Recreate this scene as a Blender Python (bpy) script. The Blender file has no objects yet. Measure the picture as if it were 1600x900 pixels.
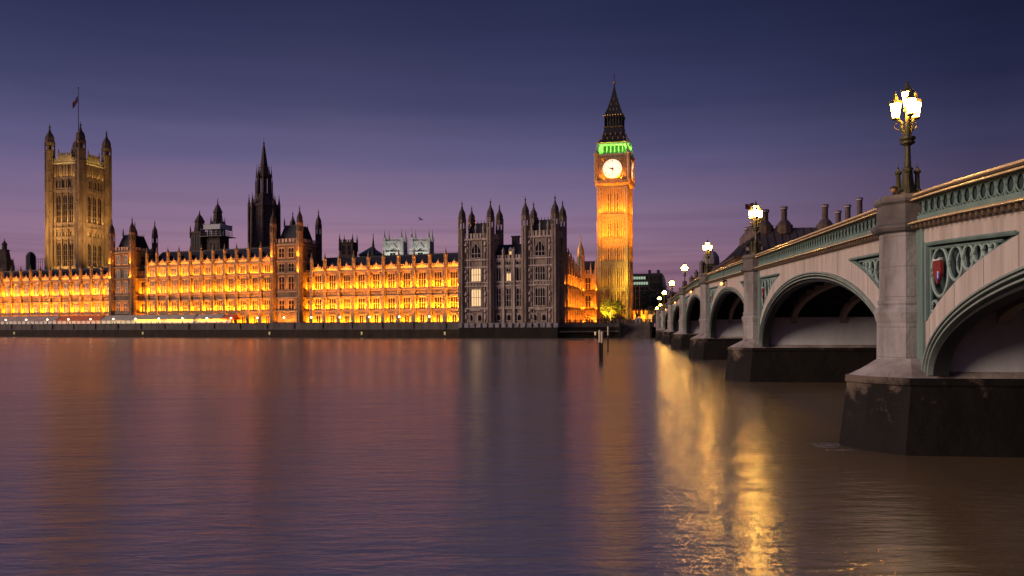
import bpy, bmesh, math, random
from mathutils import Vector, Matrix
R = math.radians
rnd = random.Random(11)
SC = bpy.context.scene
COL = SC.collection

# ------------------------------------------------------------------ camera
EYE = 4.8                       # eye height above the water, metres
F = 1250.0                      # focal length in photograph pixels (1600 wide)
cam_d = bpy.data.cameras.new("camera")
cam = bpy.data.objects.new("camera", cam_d)
COL.objects.link(cam)
cam_d.sensor_width = 36.0
cam_d.lens = 36.0 * F / 1600.0
cam_d.shift_y = 55.3 / 1600.0
cam_d.clip_start = 0.5
cam_d.clip_end = 9000
cam.matrix_world = Matrix.Translation((0, 0, EYE)) @ Matrix.Rotation(R(90), 4, 'X') @ Matrix.Rotation(R(-0.25), 4, 'Z')
SC.camera = cam

# ------------------------------------------------------------------ dusk sky
SUN_ELEV = 14.0                 # the last glow, low on the left
w = bpy.data.worlds.new("World")
SC.world = w
w.use_nodes = True
nt = w.node_tree
nt.nodes.clear()
def N(tree, typ, **kw):
    n = tree.nodes.new(typ)
    for k, v in kw.items():
        setattr(n, k, v)
    return n
tc = N(nt, 'ShaderNodeTexCoord')
sep = N(nt, 'ShaderNodeSeparateXYZ')
nt.links.new(tc.outputs['Generated'], sep.inputs[0])
# soft streaks of cloud near the horizon: bend the height that the gradient reads
mp = N(nt, 'ShaderNodeMapping'); mp.inputs['Scale'].default_value = (2.2, 2.2, 26)
nt.links.new(tc.outputs['Generated'], mp.inputs[0])
nz = N(nt, 'ShaderNodeTexNoise'); nz.inputs['Scale'].default_value = 1.6; nz.inputs['Detail'].default_value = 5; nz.inputs['Roughness'].default_value = .5
nt.links.new(mp.outputs[0], nz.inputs['Vector'])
ma = N(nt, 'ShaderNodeMath', operation='MULTIPLY_ADD')
nt.links.new(nz.outputs[0], ma.inputs[0]); ma.inputs[1].default_value = .034; 
sb = N(nt, 'ShaderNodeMath', operation='SUBTRACT'); nt.links.new(sep.outputs['Z'], sb.inputs[0]); sb.inputs[1].default_value = .017
nt.links.new(sb.outputs[0], ma.inputs[2])
ramp = N(nt, 'ShaderNodeValToRGB')
def lin(r, g, b):
    f = lambda c: (c / 255 / 12.92) if c <= 10 else ((c / 255 + .055) / 1.055) ** 2.4
    return (f(r), f(g), f(b), 1)
stops = [(0.0, lin(154, 101, 112)), (0.04, lin(159, 112, 130)), (0.085, lin(159, 122, 143)), (0.14, lin(136, 113, 143)),
         (0.20, lin(101, 94, 131)), (0.265, lin(68, 69, 104)), (0.33, lin(51, 54, 87)), (0.38, lin(40, 44, 76)), (0.6, lin(52, 68, 114)), (1.0, lin(66, 88, 138))]
cr = ramp.color_ramp
cr.elements[0].position, cr.elements[0].color = stops[0]
cr.elements[1].position, cr.elements[1].color = stops[-1]
for p, c in stops[1:-1]:
    e = cr.elements.new(p); e.color = c
nt.links.new(ma.outputs[0], ramp.inputs[0])
# the sky is brighter and pinker ahead on the left, bluer and darker to the right
ramp2 = N(nt, 'ShaderNodeMapRange'); ramp2.inputs['From Min'].default_value = -.75; ramp2.inputs['From Max'].default_value = .75
nt.links.new(sep.outputs['X'], ramp2.inputs['Value'])
tint = N(nt, 'ShaderNodeValToRGB')
tint.color_ramp.elements[0].color = (.74, .80, .92, 1)
tint.color_ramp.elements[1].color = (.22, .25, .33, 1)
for tp, tcx in ((.36, (1.05, 1.03, 1.02, 1)), (.54, (.92, .94, .97, 1)), (.68, (.68, .72, .78, 1)), (.83, (.31, .35, .42, 1))):
    e = tint.color_ramp.elements.new(tp); e.color = tcx
nt.links.new(ramp2.outputs[0], tint.inputs[0])
mul = N(nt, 'ShaderNodeMix', data_type='RGBA', blend_type='MULTIPLY'); mul.inputs[0].default_value = 1
nt.links.new(ramp.outputs[0], mul.inputs[6]); nt.links.new(tint.outputs[0], mul.inputs[7])
# darker thin cloud bands low down
mp2 = N(nt, 'ShaderNodeMapping'); mp2.inputs['Scale'].default_value = (1.5, 1.5, 60); mp2.inputs['Location'].default_value = (3.1, .4, 2.2)
nt.links.new(tc.outputs['Generated'], mp2.inputs[0])
nz2 = N(nt, 'ShaderNodeTexNoise'); nz2.inputs['Scale'].default_value = 1.3; nz2.inputs['Detail'].default_value = 6
nt.links.new(mp2.outputs[0], nz2.inputs['Vector'])
mr2 = N(nt, 'ShaderNodeMapRange'); mr2.inputs['From Min'].default_value = .5; mr2.inputs['From Max'].default_value = .72
nt.links.new(nz2.outputs[0], mr2.inputs['Value'])
mr3 = N(nt, 'ShaderNodeMapRange'); mr3.inputs['From Min'].default_value = .17; mr3.inputs['From Max'].default_value = .06
nt.links.new(sep.outputs['Z'], mr3.inputs['Value'])
mm = N(nt, 'ShaderNodeMath', operation='MULTIPLY'); nt.links.new(mr2.outputs[0], mm.inputs[0]); nt.links.new(mr3.outputs[0], mm.inputs[1])
mm2 = N(nt, 'ShaderNodeMath', operation='MULTIPLY'); nt.links.new(mm.outputs[0], mm2.inputs[0]); mm2.inputs[1].default_value = .62
mixc = N(nt, 'ShaderNodeMix', data_type='RGBA'); nt.links.new(mm2.outputs[0], mixc.inputs[0])
nt.links.new(mul.outputs[2], mixc.inputs[6]); mixc.inputs[7].default_value = lin(96, 70, 100)
bg = N(nt, 'ShaderNodeBackground'); bg.inputs['Strength'].default_value = 1.0
nt.links.new(mixc.outputs[2], bg.inputs[0])
wo = N(nt, 'ShaderNodeOutputWorld'); nt.links.new(bg.outputs[0], wo.inputs[0])

sd = bpy.data.lights.new("dusk_glow", 'SUN')
sd.energy = 2.3; sd.angle = R(28); sd.color = (1, .72, .58)
so = bpy.data.objects.new("dusk_glow", sd); COL.objects.link(so)
so.rotation_euler = Vector((.94, .28, -math.tan(R(SUN_ELEV)))).to_track_quat('-Z', 'Y').to_euler()

SC.view_settings.view_transform = 'Standard'
SC.view_settings.look = 'None'
SC.view_settings.exposure = 0
SC.view_settings.gamma = 1
SC.cycles.use_denoising = True
SC.cycles.max_bounces = 6
SC.cycles.diffuse_bounces = 2
SC.cycles.glossy_bounces = 3
SC.cycles.transmission_bounces = 2
SC.cycles.sample_clamp_indirect = 4
SC.cycles.caustics_reflective = False
SC.cycles.caustics_refractive = False

# ------------------------------------------------------------------ measuring helpers
def hz(px): return 505.3 - .00436 * (px - 800)
def X_(px, Y): return (px - 800) / F * Y
def Z_(py, Y, px=800): return EYE + (hz(px) - py) * Y / F

# ------------------------------------------------------------------ mesh builder
class MB:
    def __init__(s): s.v = []; s.f = []
    def add(s, vs, fs):
        b = len(s.v); s.v += [tuple(p) for p in vs]; s.f += [tuple(i + b for i in f) for f in fs]
    def box(s, x0, x1, y0, y1, z0, z1):
        if x0 > x1: x0, x1 = x1, x0
        if y0 > y1: y0, y1 = y1, y0
        s.add([(x0,y0,z0),(x1,y0,z0),(x1,y1,z0),(x0,y1,z0),(x0,y0,z1),(x1,y0,z1),(x1,y1,z1),(x0,y1,z1)],
              [(0,3,2,1),(4,5,6,7),(0,1,5,4),(1,2,6,5),(2,3,7,6),(3,0,4,7)])
    def loft(s, rings, cap=True):
        n = len(rings[0]); vs = [p for r in rings for p in r]; fs = []
        for k in range(len(rings) - 1):
            for i in range(n):
                j = (i + 1) % n
                fs.append((k*n+i, k*n+j, (k+1)*n+j, (k+1)*n+i))
        if cap:
            fs.append(tuple(range(n))[::-1]); fs.append(tuple((len(rings)-1)*n + i for i in range(n)))
        s.add(vs, fs)
    def ngon(s, cx, cy, lev, n=8, rot=None, sx=1, sy=1):
        if rot is None: rot = math.pi / n
        s.loft([[(cx + sx*max(r,.004)*math.cos(rot+2*math.pi*i/n), cy + sy*max(r,.004)*math.sin(rot+2*math.pi*i/n), z) for i in range(n)] for z, r in lev])
    def sq(s, cx, cy, lev): s.ngon(cx, cy, [(z, r * 1.41421) for z, r in lev], 4, math.pi / 4)
    def poly(s, pts, z0, z1, k=None, c=(0, 0)):
        top = pts if k is None else [(c[0]+(x-c[0])*k, c[1]+(y-c[1])*k) for x, y in pts]
        s.loft([[(x, y, z0) for x, y in pts], [(x, y, z1) for x, y in top]])
    def xz(s, pts, y0, y1): s.loft([[(x, y0, z) for x, z in pts], [(x, y1, z) for x, z in pts]])
    def yz(s, pts, x0, x1): s.loft([[(x0, y, z) for y, z in pts], [(x1, y, z) for y, z in pts]])
    def tube(s, pts, r, n=6, closed=False, r2=None):
        pts = [Vector(p) for p in pts]; m = len(pts); rings = []
        for i, p in enumerate(pts):
            a = pts[(i - 1) % m] if (closed or i > 0) else p
            b = pts[(i + 1) % m] if (closed or i < m - 1) else p
            d = (b - a).normalized()
            u = d.cross(Vector((0, 0, 1)))
            if u.length < .05: u = d.cross(Vector((1, 0, 0)))
            u.normalize(); v = u.cross(d).normalized()
            rr = r if r2 is None else r + (r2 - r) * i / max(1, m - 1)
            rings.append([tuple(p + u*rr*math.cos(2*math.pi*k/n) + v*rr*math.sin(2*math.pi*k/n)) for k in range(n)])
        if closed: s.loft(rings + [rings[0]], False)
        else: s.loft(rings)
    def ball(s, c, r, n=10, sz=1):
        s.ngon(c[0], c[1], [(c[2] - r*sz*math.cos(math.pi*k/8), r*math.sin(math.pi*k/8)) for k in range(9)], n)
    def mesh(s, name, smooth=False):
        me = bpy.data.meshes.new(name); me.from_pydata(s.v, [], s.f)
        bm = bmesh.new(); bm.from_mesh(me); bmesh.ops.recalc_face_normals(bm, faces=bm.faces); bm.to_mesh(me); bm.free()
        if smooth:
            for p in me.polygons: p.use_smooth = True
        return me
    def build(s, name, m, parent=None, loc=(0,0,0), rz=0, smooth=False):
        return put(s.mesh(name, smooth), name, m, parent, loc, rz)

def put(me, name, m, parent=None, loc=(0,0,0), rz=0):
    if not me.materials: me.materials.append(m)
    o = bpy.data.objects.new(name, me); COL.objects.link(o)
    o.location = loc; o.rotation_euler = (0, 0, rz)
    if parent: o.parent = parent
    return o
def tag(o, label=None, cat=None, group=None, kind=None):
    if label: o['label'] = label
    if cat: o['category'] = cat
    if group: o['group'] = group
    if kind: o['kind'] = kind
    return o
def thing(name, label, cat, loc, rz=0, group=None):
    o = bpy.data.objects.new(name, None); COL.objects.link(o)
    o.location = loc; o.rotation_euler = (0, 0, rz); o.empty_display_size = 1
    return tag(o, label, cat, group)
def copy_tree(o, parent=None):
    c = o.copy(); COL.objects.link(c); c.parent = parent
    for ch in [k for k in ALLKIDS(o)]: copy_tree(ch, c)
    return c
def ALLKIDS(o): return [k for k in bpy.data.objects if k.parent == o]

# ------------------------------------------------------------------ materials
def mat(name, c, rough=.8, c2=None, scale=1.2, bump=.0, bscale=6, metal=0, streak=0, spec=.3, coords='Object', courses=None):
    m = bpy.data.materials.new(name); m.use_nodes = True
    t = m.node_tree; b = t.nodes['Principled BSDF']
    b.inputs['Base Color'].default_value = (*c, 1); b.inputs['Roughness'].default_value = rough
    b.inputs['Metallic'].default_value = metal; b.inputs['Specular IOR Level'].default_value = spec
    tcn = N(t, 'ShaderNodeTexCoord'); col = None
    if c2:
        n = N(t, 'ShaderNodeTexNoise'); n.inputs['Scale'].default_value = scale; n.inputs['Detail'].default_value = 8; n.inputs['Roughness'].default_value = .65
        if streak:
            mpn = N(t, 'ShaderNodeMapping'); mpn.inputs['Scale'].default_value = (1, 1, 1 / (1 + streak))
            t.links.new(tcn.outputs[coords], mpn.inputs[0]); t.links.new(mpn.outputs[0], n.inputs['Vector'])
        else: t.links.new(tcn.outputs[coords], n.inputs['Vector'])
        r = N(t, 'ShaderNodeMapRange'); r.inputs['From Min'].default_value = .34; r.inputs['From Max'].default_value = .66
        t.links.new(n.outputs[0], r.inputs['Value'])
        mx = N(t, 'ShaderNodeMix', data_type='RGBA'); t.links.new(r.outputs[0], mx.inputs[0])
        mx.inputs[6].default_value = (*c, 1); mx.inputs[7].default_value = (*c2, 1); col = mx.outputs[2]
    if courses:                                     # masonry joints
        ch, dark = courses
        sx = N(t, 'ShaderNodeSeparateXYZ'); t.links.new(tcn.outputs[coords], sx.inputs[0])
        md = N(t, 'ShaderNodeMath', operation='PINGPONG'); t.links.new(sx.outputs['Z'], md.inputs[0]); md.inputs[1].default_value = ch / 2
        lt = N(t, 'ShaderNodeMath', operation='LESS_THAN'); t.links.new(md.outputs[0], lt.inputs[0]); lt.inputs[1].default_value = .016
        mj = N(t, 'ShaderNodeMath', operation='MULTIPLY'); t.links.new(lt.outputs[0], mj.inputs[0]); mj.inputs[1].default_value = dark
        mx2 = N(t, 'ShaderNodeMix', data_type='RGBA'); t.links.new(mj.outputs[0], mx2.inputs[0])
        if col: t.links.new(col, mx2.inputs[6])
        else: mx2.inputs[6].default_value = (*c, 1)
        mx2.inputs[7].default_value = (c[0]*.35, c[1]*.35, c[2]*.35, 1); col = mx2.outputs[2]
    if col: t.links.new(col, b.inputs['Base Color'])
    if bump:
        n2 = N(t, 'ShaderNodeTexNoise'); n2.inputs['Scale'].default_value = bscale; n2.inputs['Detail'].default_value = 6
        t.links.new(tcn.outputs[coords], n2.inputs['Vector'])
        bp = N(t, 'ShaderNodeBump'); bp.inputs['Strength'].default_value = bump; bp.inputs['Distance'].default_value = .1
        t.links.new(n2.outputs[0], bp.inputs['Height']); t.links.new(bp.outputs[0], b.inputs['Normal'])
    return m
def emis(name, c, s):
    m = bpy.data.materials.new(name); m.use_nodes = True; t = m.node_tree; b = t.nodes['Principled BSDF']
    b.inputs['Base Color'].default_value = (.6, .6, .55, 1); b.inputs['Emission Color'].default_value = (*c, 1); b.inputs['Emission Strength'].default_value = s
    return m
M = {}
M['stone'] = mat('honey_limestone', (.44,.34,.215), .85, (.17,.115,.065), 1.3, .7, 2.6, courses=(.9,.4))
M['stone_trim'] = mat('limestone_trim', (.44,.35,.23), .85, (.22,.155,.095), 1.8, .5, 3)
M['sooty'] = mat('sooty_limestone', (.36,.28,.22), .9, (.14,.105,.085), .5, .5, 2, streak=3, courses=(.8,.4))
M['sooty_trim'] = mat('sooty_trim', (.58,.49,.42), .9, (.24,.19,.16), .8, .4, 3, streak=3)
M['dark_stone'] = mat('silhouette_stone', (.135,.10,.083), .9, (.05,.038,.034), .6, .4, 2)  # dark base puts the unlit silhouette look into the colour
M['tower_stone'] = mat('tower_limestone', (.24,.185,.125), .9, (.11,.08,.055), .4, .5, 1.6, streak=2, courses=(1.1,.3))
M['slate'] = mat('dark_slate', (.030,.028,.034), .65, (.018,.017,.022), 2, .4, 6, courses=(.5,.4))
M['iron'] = mat('black_iron', (.028,.026,.028), .55, (.016,.015,.016), 1.5, .2, 4, metal=.2)
M['gilt'] = mat('gilded_iron', (.65,.42,.10), .4, (.4,.25,.06), 3, 0, metal=.8)
M['glass'] = mat('dark_window_glass', (.012,.010,.011), .12, None, spec=.12)
M['lit'] = emis('lit_window', (1, .60, .19), .82)
M['lit_dim'] = emis('lit_window_dim', (1, .78, .45), .5)
M['pale_abbey'] = mat('pale_abbey_stone', (.62,.62,.58), .9, (.33,.36,.34), .5, .4, 2)
M['lead'] = mat('green_lead_roof', (.10,.15,.14), .6, (.06,.09,.09), .6, .2)
M['wall_stone'] = mat('river_wall_granite', (.15,.13,.115), .85, (.07,.06,.055), .5, .5, 2, streak=2, courses=(.6,.5))
M['wall_weed'] = mat('weedy_tidal_stone', (.020,.017,.012), .95, (.010,.009,.007), .4, .7, 1.6, streak=1)
M['ground'] = mat('paving', (.09,.08,.07), .9, (.05,.045,.04), .3, .2)
M['bronze'] = mat('dark_bronze', (.03,.028,.025), .5, metal=.5)
def area(parent, loc, sx, sy, power, color, rot=(R(165), 0, 0), name='floodlight', spread=None):
    l = bpy.data.lights.new(name, 'AREA'); l.shape = 'RECTANGLE'; l.size = sx; l.size_y = sy; l.energy = power * (4.0 if color == SODIUM else 1.7 if color == AMBER else 1); l.color = color
    l.spread = spread or R(115)
    o = bpy.data.objects.new(name, l); COL.objects.link(o); o.location = loc; o.rotation_euler = rot
    if parent: o.parent = parent
    return o
SODIUM = (1, .275, .007)
AMBER = (1, .25, .012)
# ================================================================== SETTING
def structure(o): return tag(o, kind='structure')
# river
wm = bpy.data.materials.new('river_water'); wm.use_nodes = True
t = wm.node_tree; t.nodes.clear()
gls = N(t, 'ShaderNodeBsdfGlossy', distribution='MULTI_GGX'); gls.inputs['Color'].default_value = (.98, .94, .90, 1)
mud = N(t, 'ShaderNodeBsdfDiffuse'); mud.inputs['Color'].default_value = (.19, .125, .06, 1)      # silty water under the surface
frs = N(t, 'ShaderNodeFresnel'); frs.inputs['IOR'].default_value = 9.0
mxs = N(t, 'ShaderNodeMixShader'); t.links.new(frs.outputs[0], mxs.inputs[0]); t.links.new(mud.outputs[0], mxs.inputs[1]); t.links.new(gls.outputs[0], mxs.inputs[2])
out = N(t, 'ShaderNodeOutputMaterial'); t.links.new(mxs.outputs[0], out.inputs[0])
tcn = N(t, 'ShaderNodeTexCoord')
def wnoise(sx, sy, sc, det, rgh=.55, off=0):
    mpn = N(t, 'ShaderNodeMapping'); mpn.inputs['Scale'].default_value = (sx, sy, 1); mpn.inputs['Location'].default_value = (off, off * .7, 0)
    mpn.inputs['Rotation'].default_value = (0, 0, R(-6))
    n = N(t, 'ShaderNodeTexNoise'); n.inputs['Scale'].default_value = sc; n.inputs['Detail'].default_value = det; n.inputs['Roughness'].default_value = rgh
    n.inputs['Distortion'].default_value = .3
    t.links.new(tcn.outputs['Object'], mpn.inputs[0]); t.links.new(mpn.outputs[0], n.inputs['Vector']); return n
n1 = wnoise(.8, 2.6, 1.0, 5, .6)
n2 = wnoise(.16, .5, 1.0, 2, .5, 7)
b1 = N(t, 'ShaderNodeBump'); b1.inputs['Strength'].default_value = 1.0; b1.inputs['Distance'].default_value = .036
t.links.new(n1.outputs[0], b1.inputs['Height'])
b2 = N(t, 'ShaderNodeBump'); b2.inputs['Strength'].default_value = .3; b2.inputs['Distance'].default_value = .2
t.links.new(n2.outputs[0], b2.inputs['Height']); t.links.new(b2.outputs[0], b1.inputs['Normal'])
for nd in (gls, mud, frs): t.links.new(b1.outputs[0], nd.inputs['Normal'])
rr = N(t, 'ShaderNodeMapRange'); rr.inputs['To Min'].default_value = .16; rr.inputs['To Max'].default_value = .24
n3 = wnoise(.012, .05, 1.0, 4, .5, 3)
t.links.new(n3.outputs[0], rr.inputs['Value']); rr.inputs['From Min'].default_value = .2; rr.inputs['From Max'].default_value = .8
t.links.new(rr.outputs[0], gls.inputs['Roughness'])
mb = MB(); mb.add([(-1500, -60, 0), (1500, -60, 0), (1500, 900, 0), (-1500, 900, 0)], [(0, 1, 2, 3)])
structure(mb.build('river', wm))

# palace frame: local x along the river front (right positive), local y into the building
TH = R(-21.6)
P0 = Vector((14.3, 255.0, 0))
UX = Vector((math.cos(TH), math.sin(TH), 0)); UY = Vector((-math.sin(TH), math.cos(TH), 0))
def PL(x, y, z=0): return P0 + UX * x + UY * y + Vector((0, 0, z))
def tfront(px, y=0.0):
    """distance along the front (to the left) where the picture column px meets the plane local y"""
    p = P0 + UY * y; u = (px - 800) / F
    return (p.x - u * p.y) / (UX.x - u * UX.y)
# bridge frame
BR = R(-8.0); FACE = 10.9; T1 = 32.8
BX = Vector((math.cos(BR), math.sin(BR), 0)); BY = Vector((-math.sin(BR), math.cos(BR), 0))
BO = BX * FACE + BY * T1
def BL(x, y, z=0): return BO + BX * x + BY * y + Vector((0, 0, z))
BANK = 221.5
def ztop(y): d = y - 95.0; return EYE + 6.93 - .0222 * math.sqrt(d * d + 144) - (.35 * (1 - math.exp(-y * y / 100)) if y < 0 else 0)

# ground on the far bank, one sheet to the horizon
e = [PL(-420, 12), PL(-33, 12), PL(-33, 2), PL(0.5, 2), BL(-14, BANK + 6), BL(60, BANK + 4), BL(700, BANK + 20)]
gp = [(p.x, p.y, 4.6) for p in e] + [(4500, 300, 4.6), (4500, 6000, 4.6), (-4500, 6000, 4.6), (-4500, 500, 4.6)]
gm = bpy.data.meshes.new('ground'); gm.from_pydata(gp, [], [tuple(range(len(gp)))])
structure(put(gm, 'ground', M['ground']))
mb = MB()
q = [BL(-1, BANK + 5), BL(27, BANK + 5), BL(27, BANK + 260), BL(-1, BANK + 260)]
za = ztop(BANK) - 1.2
mb.loft([[(p.x, p.y, 4.62) for p in q], [(q[0].x, q[0].y, za), (q[1].x, q[1].y, za), (q[2].x, q[2].y, 5.2), (q[3].x, q[3].y, 5.2)]])
structure(mb.build('road', mat('asphalt', (.05,.05,.05), .8, (.035,.035,.035), 1)))

# ================================================================== GOTHIC PARTS
_cache = {}
def window_meshes(wd, h, lights=3, trans=2, pointed=False, proud=.16):
    key = ('w', wd, h, lights, trans, pointed)
    if key in _cache: return _cache[key]
    fr, pn = MB(), MB(); a = wd / 2; fw = .20
    hs = h - (a * 1.15 if pointed else 0)
    fr.box(-a - fw, -a, -proud, .3, 0, hs); fr.box(a, a + fw, -proud, .3, 0, hs)
    fr.box(-a - fw - .1, a + fw + .1, -proud - .12, .3, -.28, 0)
    if pointed:
        arc = [(-a + 2 * a * k / 12, hs + (h - hs) * (1 - abs(2 * k / 12 - 1) ** 1.7)) for k in range(13)]
        fr.tube([(x, -.06, z) for x, z in arc], fw * .62, 5)
        pn.xz([(-a, 0), (a, 0)] + arc[::-1], -.045, .05)
        fr.tube([(x * 1.25, -.12, z + .25) for x, z in arc], fw * .4, 5)
    else:
        fr.box(-a - fw, a + fw, -proud, .3, h, h + .25)
        fr.box(-a - fw - .2, a + fw + .2, -proud - .16, .3, h + .25, h + .42)
        pn.box(-a, a, -.045, .05, 0, h)
        for k in range(lights):                      # cusped heads of the lights
            x0 = -a + wd * k / lights; x1 = -a + wd * (k + 1) / lights
            fr.xz([(x0, h), (x0, h - .55), ((x0*3 + x1)/4, h - .18), ((x0 + x1)/2, h - .02), ((x0 + x1*3)/4, h - .18), (x1, h - .55), (x1, h)], -.1, -.05)
    for k in range(1, lights):
        x = -a + wd * k / lights; fr.box(x - .09, x + .09, -.12, -.05, 0, hs + (h - hs) * (.8 if pointed else 1))
    for k in range(1, trans):
        z = hs * k / trans; fr.box(-a, a, -.115, -.05, z - .08, z + .08)
    _cache[key] = (fr.mesh('window'), pn.mesh('pane')); return _cache[key]
def window(parent, x, y, z, wd, h, lights=3, trans=2, pointed=False, fm=None, pm=None, rz=0, name='window', label=None):
    f, p = window_meshes(wd, h, lights, trans, pointed)
    if fm and f.materials and f.materials[0] != fm:
        f = _cache.setdefault(('fm', f.name, fm.name), f.copy()); 
        if f.materials: f.materials[0] = fm
    pm = pm or M['glass']
    if p.materials and p.materials[0] != pm:
        p = _cache.setdefault(('pm', p.name, pm.name), p.copy())
        if p.materials: p.materials[0] = pm
    o = put(f, name, fm or M['stone_trim'], parent, (x, y, z), rz)
    put(p, 'pane', pm, o)
    if label: o['label'] = label
    return o
def spire_top(mb, x, y, z0, z1, r, n=8, crockets=True):
    """slender crocketed spirelet with ball and finial"""
    h = z1 - z0
    mb.ngon(x, y, [(z0, r*1.18), (z0 + .06*h, r*1.18), (z0 + .1*h, r*.95), (z0 + .3*h, r*.72), (z0 + .55*h, r*.40), (z0 + .8*h, r*.17), (z0 + .84*h, r*.28), (z0 + .87*h, r*.28), (z0 + .9*h, r*.09), (z1, r*.03)], n)
    if crockets:
        for k in range(4):
            f = .2 + .15 * k; rr = r * (.9 - f * .95)
            mb.ngon(x, y, [(z0 + f*h - .02*h, rr*1.0), (z0 + f*h, rr*1.45), (z0 + f*h + .03*h, rr*.9)], n)
def ogee_top(mb, x, y, z0, z1, r, n=8):
    h = z1 - z0
    mb.ngon(x, y, [(z0, r*1.15), (z0 + .05*h, r*1.15), (z0 + .1*h, r*.98), (z0 + .25*h, r*1.0), (z0 + .4*h, r*.78), (z0 + .52*h, r*.42), (z0 + .66*h, r*.22), (z0 + .76*h, r*.13), (z0 + .8*h, r*.24), (z0 + .84*h, r*.24), (z0 + .87*h, r*.08), (z1, r*.04)], n)
def turret(parent, x, y, z0, zt, z1, r, m, name='corner_turret', open_from=None, mtop=None):
    """octagonal turret with bands, panelled sides and ogee cap"""
    mb = MB()
    lev = [(z0, r)]; z = z0
    while z < zt - 3.0:
        z += 5.2
        if z < zt - 1.5: lev += [(z - .25, r), (z - .2, r*1.13), (z + .2, r*1.13), (z + .25, r)]
    lev += [(zt - .3, r), (zt - .25, r*1.15), (zt, r*1.15)]
    if open_from:
        lev = [q for q in lev if q[0] < open_from] + [(open_from, r), (open_from, r*1.14), (open_from + .4, r*1.14)]
    mb.ngon(x, y, lev, 8)
    for k in range(8):                                 # angle shafts
        a = math.pi / 8 + k * math.pi / 4
        cx, cy = x + r*math.cos(a), y + r*math.sin(a)
        mb.ngon(cx, cy, [(z0, r*.15), (zt + .1, r*.15), (zt + .9, .02)], 5)
    if open_from:
        mb.ngon(x, y, [(open_from + .3, r*.35), (zt, r*.35)], 6)
        mb.ngon(x, y, [(zt - 1.2, r*1.02), (zt - .3, r*1.02), (zt - .25, r*1.16), (zt, r*1.16)], 8)
    t = mb.build(name, m, parent)
    mc = MB(); ogee_top(mc, x, y, zt, z1, r); mc.build('cap', mtop or m, t)
    return t
def battlement(mb, x0, x1, y0, y1, z, h=1.1, wm=.9, gap=.7):
    n = max(1, int(round((x1 - x0 + gap) / (wm + gap)))); st = (x1 - x0 + gap) / n
    for k in range(n):
        a = x0 + k * st; mb.box(a, a + st - gap, y0, y1, z, z + h)
        mb.box(a - .06, a + st - gap + .06, y0 - .08, y1 + .08, z + h, z + h + .16)

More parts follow.
